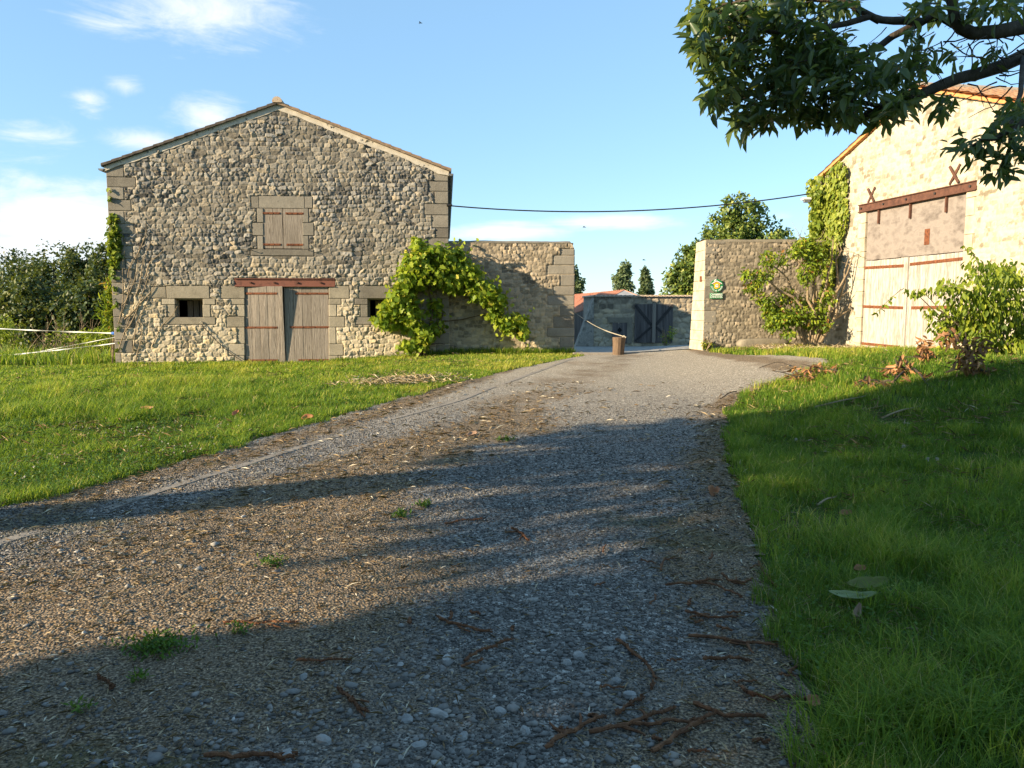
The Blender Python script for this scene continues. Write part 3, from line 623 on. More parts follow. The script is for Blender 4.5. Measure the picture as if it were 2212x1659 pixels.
# ================================================================== YARD WALL LEFT OF THE GATE
WF = Frame(BF.T(U1, 0, -.28)[:2], 3.0)
wl = empty('yard_wall', BF.T(U1 + 1.7, .2, -.5), 'tall rubble wall between the barn and the gate, orange lichen on its end', 'wall')
wu1 = WF.px(1241, 640)[0]; wv = WF.px(1100, 522)[1]
keepw = lambda u, v: v < wv - .05 - .16 * sm(wu1 - .14, wu1, u) ** 2 + .03 * (fbm(u * 2, u * 0, 5, 3) - .5)
qw = []; vv = .15; i = 0
while vv < wv - .25:
    h_ = rng.uniform(.26, .36); qw.append((wu1 - (.62, .42, .8)[i % 3], wu1, vv, min(vv + h_, wv - .2))); vv += h_; i += 1
me = wall_mesh(WF, 0, wu1, -.2, wv, .021, keepw, qw[::1], 23, .17, .105, .038)
link('front_face', me, M['rubble_wall'], wl)
stonesW = MB()
for a, b, c, d in qw: stonesW.tbox(WF.T, a + .004, b + rng.uniform(-.012, .008), c + .004, d - .004, -.5, .004 + rng.uniform(-.006, .006))
slab_attr(stonesW.build('corner_stones', M['dressed'], wl, bevel=.025, seg=2))
mb = MB(); A = [(0, -.3), (wu1 - .03, -.3), (wu1 - .03, wv - .2), (wu1 - .14, wv - .03), (0, wv - .03)]
mb.prism([WF.T(u, v, -.02) for u, v in A], [WF.T(u, v, -.62) for u, v in A]); mb.build('wall_core', M['rubble_wall'], wl)
cap = []; n = 60
us = np.linspace(0, wu1 - .05, n); mb = MB()
for i in range(n - 1):
    for (w0, w1, dv0, dv1) in ((-.66, -.3, -.02, .045), (-.3, .035, .045, -.03)):
        hA = .03 * (fbm(us[i] * 2.5, 0, 6, 3) - .5); hB = .03 * (fbm(us[i + 1] * 2.5, 0, 6, 3) - .5)
        e = lambda u: -.16 * sm(wu1 - .14, wu1, u) ** 2
        mb.add([WF.T(us[i], wv + dv0 + hA + e(us[i]), w0), WF.T(us[i + 1], wv + dv0 + hB + e(us[i + 1]), w0), WF.T(us[i + 1], wv + dv1 + hB + e(us[i + 1]), w1), WF.T(us[i], wv + dv1 + hA + e(us[i]), w1)], [(0, 1, 2, 3)])
        if w1 > 0: mb.add([WF.T(us[i], wv + dv1 + hA, w1), WF.T(us[i + 1], wv + dv1 + hB, w1), WF.T(us[i + 1], wv - .09, w1 - .03), WF.T(us[i], wv - .09, w1 - .03)], [(0, 3, 2, 1)])
mb.build('coping', M['dressed_warm'], wl)

# ================================================================== WALL RIGHT OF THE GATE
GF = Frame((5.47, 21.9), 2.0)
wr = empty('gate_wall', GF.T(1.7, .35, -.3), 'dark rubble wall with a pale sunlit end, carrying the green signs', 'wall')
gu1 = 3.75; gv = GF.px(1600, 518)[1]; gu0 = GF.px(1521, 640)[0]
me = wall_mesh(GF, gu0, gu1, -.1, gv, .022, lambda u, v: v < gv - .02 + .05 * (fbm(u * 2, u * 0, 15, 3) - .5) - .1 * (1 - sm(gu0, gu0 + .12, u)) ** 2, [], 37, .15, .10, .034)
link('front_face', me, M['rubble_gate'], wr)
qg = []; vv = .25; i = 0
while vv < gv - .1:
    h_ = min(rng.uniform(.27, .36), gv - .03 - vv); qg.append((gu0, gu0 + (.36, .56, .3)[i % 3], vv, vv + h_)); vv += h_; i += 1
mb = MB()
for a, b, c, d in qg: mb.tbox(GF.T, a, b, c + .004, d - .004, -.2, .022 + rng.uniform(-.008, .008))
slab_attr(mb.build('corner_stones', M['dressed'], wr, bevel=.02, seg=2))
# pale end face (the gate jamb): battered, widening to the ground
n = 30; mb = MB(); JD = 1.0
for i in range(12):
    v0_ = .1 + (gv - .1) * i / 12; v1_ = .1 + (gv - .1) * (i + 1) / 12 - .006
    for j in range(2):
        w0 = .0 - JD * j / 2; w1 = .0 - JD * (j + 1) / 2 + .006
        ub = lambda v, w: gu0 - .004 - (.16 * (1 - v / gv) - .02) * (-w / JD) - rng.uniform(0, .006)
        mb.hexa([GF.T(ub(v0_, w0), v0_, w0), GF.T(gu0 + .2, v0_, w0 - .01), GF.T(gu0 + .2, v0_, w1), GF.T(ub(v0_, w1), v0_, w1), GF.T(ub(v1_, w0), v1_, w0), GF.T(gu0 + .2, v1_, w0 - .01), GF.T(gu0 + .2, v1_, w1), GF.T(ub(v1_, w1), v1_, w1)])
mb.build('gate_jamb', M['jamb'], wr, bevel=.012)
mb = MB(); A = [(gu0 + .02, -.2), (gu1, -.2), (gu1, gv - .03), (gu0 + .02, gv - .03)]
mb.prism([GF.T(u, v, -.02) for u, v in A], [GF.T(u, v, -.98) for u, v in A]); mb.build('wall_core', M['rubble_gate'], wr)
mb = MB(); us = np.linspace(gu0 + .03, gu1, 50)
for i in range(49):
    hA = .05 * (fbm(us[i] * 2.5, 0, 16, 3) - .5); hB = .05 * (fbm(us[i + 1] * 2.5, 0, 16, 3) - .5)
    mb.add([GF.T(us[i], gv + hA, .02), GF.T(us[i + 1], gv + hB, .02), GF.T(us[i + 1], gv + .05 + hB, -.5), GF.T(us[i], gv + .05 + hA, -.5), GF.T(us[i], gv - .06, .03), GF.T(us[i + 1], gv - .06, .03), GF.T(us[i + 1], gv - .03, -1), GF.T(us[i], gv - .03, -1)], [(0, 1, 2, 3), (4, 5, 1, 0), (3, 2, 6, 7)])
mb.build('coping', M['dressed_warm'], wr)
u, v = GF.px(1508, 601); mb = MB(); mb.tbox(GF.T, gu0 - .05, gu0 + .05, v - .09, v + .07, -.32, -.22); mb.build('gate_hinge_pin', M['rust'], wr)

# signs
def letters(body, size):
    c = bpy.data.curves.new('txt', 'FONT'); c.body = body; c.size = size; c.align_x = 'CENTER'; c.align_y = 'CENTER'; c.extrude = .002; c.offset = size * .006
    o = bpy.data.objects.new('txt', c); COL.objects.link(o); bpy.context.view_layer.update()
    me = bpy.data.meshes.new_from_object(o.evaluated_get(bpy.context.evaluated_depsgraph_get()))
    V = np.array([v.co[:] for v in me.vertices]); F = [tuple(p.vertices) for p in me.polygons]
    bpy.data.objects.remove(o); bpy.data.curves.remove(c); bpy.data.meshes.remove(me); return V, F
a = GF.px(1533.5, 602); b = GF.px(1560, 632); su = (a[0] + b[0]) / 2; sv = (a[1] + b[1]) / 2 + .0; sr = (b[0] - a[0]) / 2; WSG = .065
sg = empty('round_sign', GF.T(su, sv - sr, WSG), 'round green sign with a yellow house emblem above the rectangular plate', 'sign')
def disc(mb, cu, cv_, r, w0, w1, n=28): 
    o_ = [(cu + r * math.cos(2 * math.pi * i / n), cv_ + r * math.sin(2 * math.pi * i / n)) for i in range(n)]; mb.prism([GF.T(u, v, w1) for u, v in o_], [GF.T(u, v, w0) for u, v in o_])
mb = MB(); disc(mb, su, sv, sr, WSG - .03, WSG); mb.build('disc', M['green_sign'], sg)
mb = MB(); pts = [(-.02, .62), (.3, .42), (.54, .3), (.44, .02), (.5, -.3), (.3, -.42), (.1, -.46), (.02, -.56), (-.3, -.48), (-.46, -.36), (-.4, 0), (-.62, .28), (-.3, .42)]
o_ = [(su + x * sr * .95, sv + y * sr * .95) for x, y in pts]; mb.prism([GF.T(u, v, WSG + .004) for u, v in o_], [GF.T(u, v, WSG - .01) for u, v in o_]); mb.build('house_emblem', M['yellow_sign'], sg)
mb = MB()
for sgn in (-1, 1):
    p = [(0, .78), (sgn * .82, .34), (sgn * .80, .24), (0, .66)]; p = p if sgn < 0 else p[::-1]
    mb.tquad(GF.T, [(su + x * sr, sv + y * sr) for x, y in p], WSG - .01, WSG + .008)
mb.tquad(GF.T, [(su - .5 * sr, sv + .62 * sr), (su - .3 * sr, sv + .70 * sr), (su - .05 * sr, sv + .98 * sr), (su - .3 * sr, sv + .95 * sr)], WSG - .01, WSG + .006)
mb.build('roof_mark', M['white_sign'], sg)
mb = MB()
for sgn in (-1, 1):
    p = [(0, .655), (sgn * .78, .225), (sgn * .72, .16), (0, .54)]; p = p if sgn < 0 else p[::-1]
    mb.tquad(GF.T, [(su + x * sr, sv + y * sr) for x, y in p], WSG - .01, WSG + .0065)
mb.build('eave_mark', M['brown_sign'], sg)
mb = MB(); mb.tbox(GF.T, su - .27 * sr, su + .27 * sr, sv - .3 * sr, sv + .24 * sr, WSG, WSG + .007); mb.build('window_border', M['green_sign'], sg)
mb = MB(); mb.tbox(GF.T, su - .2 * sr, su + .2 * sr, sv - .24 * sr, sv + .18 * sr, WSG, WSG + .010); mb.build('window_mark', M['white_sign'], sg)
mb = MB(); o_ = [(su, sv - .17 * sr), (su + .1 * sr, sv + .02 * sr), (su + .05 * sr, sv + .09 * sr), (su, sv + .05 * sr), (su - .05 * sr, sv + .09 * sr), (su - .1 * sr, sv + .02 * sr)]
mb.prism([GF.T(u, v, WSG + .013) for u, v in o_], [GF.T(u, v, WSG) for u, v in o_]); mb.build('heart_mark', M['brown_sign'], sg)
mb = MB(); txt = 'GÎTES DE FRANCE'; n = len(txt)
for i, ch in enumerate(txt):
    if ch == ' ':
        mb.build('lettering', M['white_sign'], sg); mb = MB(); continue
    V, F = letters(ch, sr * .29); a_ = R(190 + 160 * i / (n - 1)); c_, s2 = math.cos(a_), math.sin(a_); V = V - np.array([(V[:, 0].max() + V[:, 0].min()) / 2, 0, 0])
    rot = a_ + math.pi / 2; X = V[:, 0] * math.cos(rot) - V[:, 1] * math.sin(rot) + .82 * sr * c_; Y = V[:, 0] * math.sin(rot) + V[:, 1] * math.cos(rot) + .82 * sr * s2
    mb.add(GF.T(su + X, sv + Y, WSG + .003 + V[:, 2]), F)
mb.build('lettering', M['white_sign'], sg)
a = GF.px(1533, 634); b = GF.px(1560, 640.5); pl = empty('plate_sign', GF.T(su, a[1] - .16, WSG), 'rectangular green plate lettered CHAMBRES D\'HÔTES under the round sign', 'sign')
pv1 = sv - sr - .025; pv0 = pv1 - .165
mb = MB(); mb.tbox(GF.T, su - sr * 1.03, su + sr * 1.03, pv0, pv1, WSG - .03, WSG); mb.build('plate', M['green_sign'], pl, bevel=.02, seg=3)
for body, vv in (('CHAMBRES', pv1 - .048), ("D'HÔTES", pv0 + .048)):
    V, F = letters(body, .085); wdt = V[:, 0].max() - V[:, 0].min(); k = min(1.15, sr * 1.85 / wdt); mb = MB(); mb.add(GF.T(su + V[:, 0] * k, vv + V[:, 1] * .98, WSG + .003 + V[:, 2]), F); mb.build('lettering', M['white_sign'], pl)

# ================================================================== RIGHT BARN
RF = Frame((8.82, 22.6), -80.0)       # from its far corner towards the camera
rb = empty('limewashed_barn', (9.6, 18.6, .5), 'pale cream barn at right with tall bleached doors under a rusty beam', 'barn')
ru0 = 0.0; e1 = RF.px(1766, 393)[1]; au, av = RF.px(1983, 194); ru1 = 2 * au + .15
def rline(u): return np.where(u < au, e1 + (av - e1) * (u / au), av - (av - e1) / au * (u - au))
def rp(x, y): return RF.px(x, y)
door = [rp(1862, 745), rp(2079, 757), rp(2083, 412), rp(1868, 460)]
du0 = rp(1864, 620)[0]; du1 = rp(2080, 560)[0]; dtop = (rp(1868, 461)[1] + rp(2083, 411)[1]) / 2; dmid = (rp(1867, 566)[1] + rp(2077, 541)[1]) / 2
dbot = rp(1858, 745)[1] - .1
kr = lambda u, v: (v < rline(u) - .02) & ~((u > du0) & (u < du1) & (v < dtop) & (v > -1))
me = wall_mesh(RF, ru0, ru1, -.3, av, .028, kr, [(du0 - .24, du0, 0, dtop), (du1, du1 + .28, 0, dtop)], 61, .17, .11, .022, facet=1.0)
link('front_wall', me, M['render'], rb)
mb = MB()
mb.tbox(RF.T, ru0, ru0 + .5, -.5, e1 - .02, -9, -.03); mb.tbox(RF.T, ru1 - .5, ru1, -.5, e1 - .02, -9, -.03)
mb.tbox(RF.T, ru0 + .5, ru1 - .5, -.5, e1 - .02, -9, -8.6); mb.tbox(RF.T, ru0 + .5, ru1 - .5, -.5, e1, -.9, -.8); mb.build('wall', M['render'], rb)
for side in (0, 1):
    mb = MB(); vv = .3; i = 0
    while vv < dtop - .1:
        h_ = min(rng.uniform(.3, .42), dtop - vv); ua, ub = (du0 - (.2, .32)[i % 2], du0 - .004) if side == 0 else (du1 + .004, du1 + (.4, .24)[i % 2])
        mb.tbox(RF.T, ua, ub, vv + .004, vv + h_ - .004, -.25, .012 + rng.uniform(-.004, .004)); vv += h_; i += 1
    mb.build('door_surround', M['jamb'], rb, bevel=.01)
b0 = rp(1857, 454); b1 = rp(2112, 397); bvm = (b0[1] + b1[1]) / 2; hb_ = .10
mb = MB(); mb.tbox(RF.T, b0[0], b1[0], bvm - hb_, bvm + hb_, -.2, .03); mb.tbox(RF.T, b0[0], b1[0], bvm + hb_ - .02, bvm + hb_ + .004, -.2, .06); mb.tbox(RF.T, b0[0], b1[0], bvm - hb_ - .004, bvm - hb_ + .02, -.2, .06)
bm_ = mb.build('door_lintel_beam', M['rust_dark'], rb, bevel=.004)
for f in (.03, .25, .46, .70, .96):
    mb = MB(); u = b0[0] + (b1[0] - b0[0]) * f; mb.tube([RF.T(u, bvm, .02), RF.T(u, bvm, .06)], .028, 6); mb.build('bolt', M['iron'], bm_)
for x, y, sz in ((1884.7, 421.5, .18), (2065, 377, .20)):
    c = rp(x, y); mb = MB()
    for sg_ in (-1, 1):
        dx, dy = .74 * sz, sz; L_ = math.hypot(dx, dy); nx, ny = dy / L_ * .03, -sg_ * dx / L_ * .03
        p = [(c[0] - sg_ * dx - nx, c[1] - dy - ny), (c[0] - sg_ * dx + nx, c[1] - dy + ny), (c[0] + sg_ * dx + nx, c[1] + dy + ny), (c[0] + sg_ * dx - nx, c[1] + dy - ny)]
        mb.tquad(RF.T, p, .02 if sg_ > 0 else .042, .042 if sg_ > 0 else .064)
    mb.build('cross_anchor', M['rust_dark'], rb, bevel=.004)
for x, y in ((1897, 463), (1965, 450.5), (2043, 433)):
    c = rp(x, y); mb = MB(); v1_ = bvm - hb_; mb.tbox(RF.T, c[0] - .02, c[0] + .02, v1_ - .36, v1_, -.05, .01); mb.build('beam_bracket', M['rust_dark'], rb, bevel=.004)
up, _ = leaf('upper_panel', RF, du0, du1, dmid + .01, bvm - hb_, -.055, 1, M['panel_board'], rb)
c0 = rp(1994, 495); c1 = rp(2003, 528); mb = MB(); mb.tbox(RF.T, c0[0], c1[0], c1[1], c0[1], -.055, -.04); mb.build('rusty_plate', M['rust'], up, bevel=.004)
um = rp(1956, 640)[0]
for a, b, lst in ((du0 + .01, um - .012, [((1865, 578.7), (1949.5, 574)), ((1861, 662), (1948, 665)), ((1858.7, 741.7), (1941, 750))]), (um + .012, du1 - .01, [((1963, 571), (2078, 558.5)), ((1966, 665), (2060, 663)), ((1980, 750), (2070, 756))])):
    lf2, TT = leaf('door_leaf', RF, a, b, dbot, dmid, -.04, 6, M['white_wood'], rb, rag=.03)
    for p, q in lst:
        P_, Q_ = rp(*p), rp(*q); strap(TT, max(P_[0], a - .02), min(Q_[0], b), P_[1], -.036, lf2, M['rust'], .035, v2=Q_[1])
# tiled roof
def slope_mesh(ua, ub, W0, W1):       # canal tiles: ribs run down the slope
    nu, nw = 70, 260; s = np.linspace(0, 1, nu); w = np.linspace(W0, W1, nw); Sg, Wg = np.meshgrid(s, w)
    u = ua + (ub - ua) * Sg; v = rline(u) + .05
    ph = Wg / .21 * 2 * np.pi; course = (np.abs(u - au) / .36) % 1.0
    h = .055 * np.abs(np.sin(ph / 2)) + .03 * course + .015 * hsh(np.floor(np.abs(u - au) / .36), np.floor(Wg / .21), 3)
    P = RF.T(u, v + h, Wg).reshape(-1, 3); I = np.arange(nu * nw).reshape(nw, nu); F = np.stack([I[:-1, :-1], I[:-1, 1:], I[1:, 1:], I[1:, :-1]], -1).reshape(-1, 4)
    return nmesh(P, F, None, False)
r1 = link('roof', slope_mesh(au, ru1 + .25, .10, -9.1), M['tile'], rb)
link('roof', slope_mesh(au, -.25, .10, -9.1), M['tile_old'], rb)
for ua, ub in ((au, ru1 + .25), (au, -.25)):
    mb = MB(); n = 24
    for i in range(n):
        a = ua + (ub - ua) * i / n; b = ua + (ub - ua) * (i + 1) / n
        p = [(a, float(rline(a)) - .02), (b, float(rline(b)) - .008), (b, float(rline(b)) + .062), (a, float(rline(a)) + .05)]
        mb.tquad(RF.T, p if ub > ua else [p[1], p[0], p[3], p[2]], -.05, .12)
    mb.build('verge_tiles', M['tile_orange'], rb)
mb = MB(); out = [(au + .12 * math.cos(a), av + .06 + .12 * math.sin(a)) for a in np.linspace(-.2, math.pi + .2, 10)]
mb.prism([RF.T(u, v, .12) for u, v in out], [RF.T(u, v, -9.1) for u, v in out]); mb.build('ridge_tile', M['tile_old'], rb)

# ================================================================== FAR BUILDINGS IN THE COURTYARD
FF = Frame((0, 41.5), 3.0)
fx = lambda x, y: FF.px(x, y)
fb = empty('far_outbuilding', FF.T(8, -.5, -1), 'low shaded stone outbuilding with cross braced double doors across the courtyard', 'outbuilding')
a = fx(1283, 700); b = fx(1500, 700); tv = fx(1400, 641)[1]; bv = -.6
fw = MB(); fw.tbox(FF.T, a[0], b[0] + 1.5, bv - .3, tv, -4, -.06); fw.build('wall', M['far_stone'], fb)
link('front_wall', wall_mesh(FF, a[0], b[0] + 1.5, bv - .3, tv, .05, lambda u, v: v < 99, [], 77, .42, .26, .09, -.055), M['rubble_wall'], fb)
c = fx(1247, 745); mb = MB(); mb.prism([FF.T(a[0] - .02, tv - .05, .06), FF.T(a[0] - .02, bv, .06), FF.T(a[0] - 1.0, bv, .06)][::-1], [FF.T(a[0] - .02, tv - .05, -.8), FF.T(a[0] - .02, bv, -.8), FF.T(a[0] - 1.0, bv, -.8)][::-1]); mb.build('buttress', M['far_stone'], fb)
mb = MB(); uu = a[0] - .1
while uu < b[0] + 1.4: 
    out = [(uu + .1 + .1 * math.cos(q), tv + .1 * math.sin(q)) for q in np.linspace(0, math.pi, 6)]
    mb.prism([FF.T(u, v, .12) for u, v in out], [FF.T(u, v - .3 * 0, -4) for u, v in out]); uu += .24
mb.build('roof_tiles', M['tile_old'], fb)
d0 = fx(1371, 657); d1 = fx(1452, 740); dm = fx(1411, 700)[0]
bl1, _t = leaf('door_leaf', FF, d0[0], dm - .01, d1[1], d0[1], .07, 6, M['far_wood'], fb)
bl2, _t = leaf('door_leaf', FF, dm + .01, d1[0], d1[1], d0[1], .07, 6, M['far_wood'], fb)
def bar(p, q, w0, w1, r, mat, par, nm):
    p = np.array(p); q = np.array(q); d_ = (q - p) / np.linalg.norm(q - p); n_ = np.array([-d_[1], d_[0]]) * r
    mb = MB(); mb.tquad(FF.T, [tuple(p - n_), tuple(q - n_), tuple(q + n_), tuple(p + n_)], w0, w1); mb.build(nm, mat, par)
bar((d0[0] + .02, d0[1] - .05), (dm - .12, (d0[1] + d1[1]) / 2 - .08), .08, .11, .07, M['iron'], bl1, 'brace'); bar((d0[0] + .05, d1[1] + .1), (dm - .12, (d0[1] + d1[1]) / 2 - .18), .08, .11, .06, M['iron'], bl1, 'brace')
bar((d1[0] - .02, d0[1] - .05), (dm + .12, (d0[1] + d1[1]) / 2 - .08), .08, .11, .07, M['iron'], bl2, 'brace'); bar((d1[0] - .05, d1[1] + .1), (dm + .12, (d0[1] + d1[1]) / 2 - .18), .08, .11, .06, M['iron'], bl2, 'brace')
mb = MB(); mb.tbox(FF.T, dm - .09, dm + .09, d1[1], d0[1] + .05, .115, .19); mb.build('door_post', M['far_post'], fb)
s0 = fx(1324, 697); s1 = fx(1353, 742)
mb = MB(); mb.tbox(FF.T, s0[0] - .02, s1[0] + .02, s1[1], s0[1], -.02, .06); sd = mb.build('small_door', M['far_wood'], fb)
c = fx(1338, 713); mb = MB(); mb.tquad(FF.T, [(c[0] - .13, c[1]), (c[0], c[1] - .16), (c[0] + .13, c[1]), (c[0], c[1] + .16)], .058, .066); mb.build('painted_diamond_hole', M['painted_dark'], sd)  # dark plate on the door, painted as the shade in a hole
mb = MB(); mb.tbox(FF.T, s0[0] - .3, s1[0] + .3, s0[1], s0[1] + .28, -.02, .07); mb.tbox(FF.T, s1[0] + .021, s1[0] + .3, s1[1], s0[1], -.02, .065); mb.build('door_surround', M['dressed_warm'], fb)
# rusty shed behind it
sh = empty('rusty_shed', (5.2, 46.5, -.5), 'shed with a rust red corrugated iron roof behind the shaded outbuilding', 'shed')
pk = at(1349, 626, 46.0); gl = at(1308, 655, 47.0); grt = at(1388, 642, 45.2); fr = at(1232, 637, 52.0)
def corr(A, B, C, D_, n, amp=.04):    # A-B top edge, D-C bottom edge, ribs run from top to bottom
    A, B, C, D_ = map(np.array, (A, B, C, D_)); nrm_ = np.cross(B - A, D_ - A); nrm_ /= np.linalg.norm(nrm_); mb = MB(); s = np.linspace(0, 1, n * 4 + 1)
    tp = [A + (B - A) * q + nrm_ * amp * math.sin(q * n * 2 * math.pi) for q in s]; bt = [D_ + (C - D_) * q + nrm_ * amp * math.sin(q * n * 2 * math.pi) for q in s]
    m_ = len(s); mb.add(tp + bt, [(i, i + 1, m_ + i + 1, m_ + i) for i in range(m_ - 1)]); return mb
el0 = at(1283, 662, 44.4); el1 = at(1200, 690, 49.5)
corr(pk, fr, el1, el0, 34).build('roof', M['rust_sheet'], sh)
rr0 = grt; rr1 = fr + (grt - pk)
corr(pk, fr, rr1, rr0, 34).build('roof', M['rust_sheet'], sh)
bot = np.array([0, 0, -2.6])
gm = corr(el0, grt, grt + bot, el0 + bot, 22, .03); gm.build('gable_sheet', M['grey_sheet'], sh)
mb = MB(); mb.add([pk + np.array([0, .05, 0]), el0 + np.array([0, .05, 0]), grt + np.array([0, .05, 0])], [(0, 1, 2)]); mb.build('gable_top', M['grey_sheet'], sh)
mb = MB(); dn = np.array([0, 0, -.03]); mb.prism([el0 + dn, el1 + dn, el1 + bot * 1.3, el0 + bot * 1.3], [p + np.array([.12, .12, 0]) for p in (el0 + dn, el1 + dn, el1 + bot * 1.3, el0 + bot * 1.3)]); mb.build('side_wall', M['far_wood'], sh)

# ================================================================== SMALL THINGS AT THE GATE
p = gp(1335, 767); mb = MB(); n = 14; rings = [(0, .155), (.1, .165), (.3, .17), (.45, .185), (.50, .188)]
V = []
for zz, r_ in rings:
    for i in range(n):
        a_ = 2 * math.pi * i / n; q = r_ * (1 + .05 * math.sin(3 * a_ + 1) + .03 * math.sin(7 * a_)); V.append((p[0] + q * math.cos(a_) + zz * .04, p[1] + q * math.sin(a_), p[2] - .03 + zz * 1.08))
F = [(k * n + i, k * n + (i + 1) % n, (k + 1) * n + (i + 1) % n, (k + 1) * n + i) for k in range(len(rings) - 1) for i in range(n)]
F += [tuple(range((len(rings) - 1) * n, len(rings) * n)), tuple(range(n))[::-1]]
mb.add(V, F); st_ = mb.build('log_post', M['stump'], None, bevel=.01); tag(st_, 'short weathered log standing in the open gateway', 'log')
top = np.array([p[0] + .15, p[1] - .1, p[2] + .53]); e = WF.T(wu1 + .01, WF.px(1243, 673)[1], -.35); s_ = np.linspace(0, 1, 16)[:, None]
P_ = e + (top - e) * s_; P_[:, 2] -= .10 * np.sin(s_[:, 0] * math.pi)
mb = MB(); mb.tube(P_, np.interp(np.linspace(0, 1, 16), [0, .62, .66, 1], [.008, .008, .014, .014]), 6); mb.tube([top + [-.04, .05, -.04], top + [0, 0, 0.02], top + [.05, -.02, -.03]], .022, 6)
tag(mb.build('gate_rope', M['rope']), 'pale rope strung from the yard wall end to the log post', 'rope')
# cable and lamp
c0 = BF.T(*bx(965, 444), .02); c1 = RF.T(.05, RF.px(1760, 421)[1], .25); s_ = np.linspace(0, 1, 30)[:, None]
P_ = c0 + (c1 - c0) * s_; P_[:, 2] -= .32 * 4 * (s_ * (1 - s_))[:, 0]
mb = MB(); mb.tube(P_, .019, 5); mb.tube([c0, c0 + (c1 - c0) * .015], .035, 6)
tag(mb.build('overhead_cable', M['black']), 'black twisted cable sagging between the two barns', 'cable')
q = RF.T(.1, RF.px(1762, 434)[1], .42)
fl = empty('flood_lamp', q, 'white flood lamp on the ivy covered corner of the right barn', 'lamp')
mb = MB(); mb.box(q[0] - .13, q[0] + .13, q[1] - .12, q[1] + .08, q[2] - .02, q[2] + .05); mb.build('housing', M['white_plastic'], fl, bevel=.015)
mb = MB(); mb.box(q[0] - .09, q[0] + .09, q[1] - .10, q[1] + .0, q[2] - .09, q[2] - .021); mb.build('lamp_head', M['zinc'], fl, bevel=.01)
mb = MB(); mb.tube([q + [0, .08, 0], RF.T(.1, q[2], .0)], .025, 6); mb.build('arm', M['iron'], fl)
# electric fence tapes at the left
poleX = -19.5
mb = MB(); mb.tube([(poleX, 22.0, -.3), (poleX, 22.0, 1.35)], .05, 8); tag(mb.build('fence_post', M['bark_pale']), 'round wooden fence post holding the white tapes beyond the left edge', 'post')
for k, (xa, ya, xe, ye, hz, sag, lb) in enumerate([(0, 706.5, 246, 720, .019, .05, 'highest of the three white fence tapes tied to the barn corner'), (136, 747, 253, 727.5, .009, .06, 'thin middle white fence tape tied to the barn corner'), (0, 756, 254, 741, .016, .16, 'lowest of the three white fence tapes tied to the barn corner')]):
    E = at(xe, ye, 21.45); A = at(xa, ya, 21.9); dr = (A - E); L_ = (E[0] - poleX) / (E[0] - A[0]); n = 40; P_ = []
    B_ = E + dr * L_; s_ = np.linspace(0, 1, n)
    P = E + (B_ - E) * s_[:, None]; P[:, 2] = E[2] + (A[2] - E[2]) * np.clip(s_ * L_, 0, L_) ; P[:, 2] -= sag * np.sin(np.clip(s_ * L_, 0, L_) / L_ * math.pi)
    mb = MB(); V = []
    for i in range(n):
        tw = 1.2 * math.sin(i * .55 + k) ; V += [P[i] + np.array([0, math.sin(tw), math.cos(tw)]) * hz, P[i] - np.array([0, math.sin(tw), math.cos(tw)]) * hz]
    mb.add(V, [(2 * i, 2 * i + 1, 2 * i + 3, 2 * i + 2) for i in range(n - 1)])
    o = mb.build('fence_tape', M['white_plastic']); tag(o, lb, 'fence tape', 'white fence tapes')
    so_ = o.modifiers.new('thick', 'SOLIDIFY'); so_.thickness = .003
    if k != 1:
        ins = MB(); ins.tube([E + [-.06, 0, 0], E + [.02, .0, 0]], [.035, .045], 8); ins.tube([E + [.02, 0, 0], E + [.16, .12, 0]], .012, 5)
        tag(ins.build('insulator', M['blue_plastic']), ('upper' if k == 0 else 'lower') + ' blue insulator holding a fence tape at the barn corner', 'insulator', 'blue insulators')
# stone block at the foot of the gate wall
p0 = gp(1585, 752); V, F = None, None
import bmesh as _bm
def lump(name, c, r, mat, seed, sub=3, amp=.12, box=.5, yaw=0):
    bm = _bm.new(); _bm.ops.create_icosphere(bm, subdivisions=sub, radius=1); g_ = np.random.default_rng(seed); f1 = g_.normal(size=(5, 3)) * 2.2; ph = g_.random(5) * 6
    for v in bm.verts:
        q = np.array(v.co); q = q / np.max(np.abs(q)) ** box; q = q * (1 + amp * np.mean([math.sin(np.dot(f, q) + p_) for f, p_ in zip(f1, ph)]) * 2)
        x, y = q[0] * r[0], q[1] * r[1]; v.co = (c[0] + x * math.cos(yaw) - y * math.sin(yaw), c[1] + x * math.sin(yaw) + y * math.cos(yaw), c[2] + q[2] * r[2])
    me = bpy.data.meshes.new(name); bm.to_mesh(me); bm.free(); me.polygons.foreach_set('use_smooth', np.ones(len(me.polygons), bool)); return link(name, me, mat)
bu = GF.px(1638, 745); c = GF.T(bu[0], 0, .32)
tag(lump('stone_block', (c[0], c[1], gz(c[0], c[1]) + .12), (.74, .2, .17), M['dressed_warm'], 4, 4, .06, .6, R(4)), 'long rounded stone block lying at the foot of the gate wall', 'stone')
# birds
for x, y, lb in ((1262, 491, 'tiny dark bird flying under the long cloud'), (1391, 562, 'tiny dark bird flying above the distant poplars'), (908, 50, 'tiny dark bird high up in front of the big cloud')):
    c = at(x, y, 110); mb = MB(); mb.tube([c + [-.22, 0, 0], c + [-.05, 0, .03], c + [.15, 0, .02], c + [.3, 0, .0]], [.02, .06, .05, .01], 6)
    for sg_ in (-1, 1): mb.add([c + [.08, 0, .03], c + [-.08, 0, .03], c + [-.14, sg_ * .3, .12], c + [-.18, sg_ * .5, .05], c + [0, sg_ * .28, .13]], [(0, 1, 2, 4), (4, 2, 3)])
    tag(mb.build('bird', M['black']), lb, 'bird', 'birds in the sky')

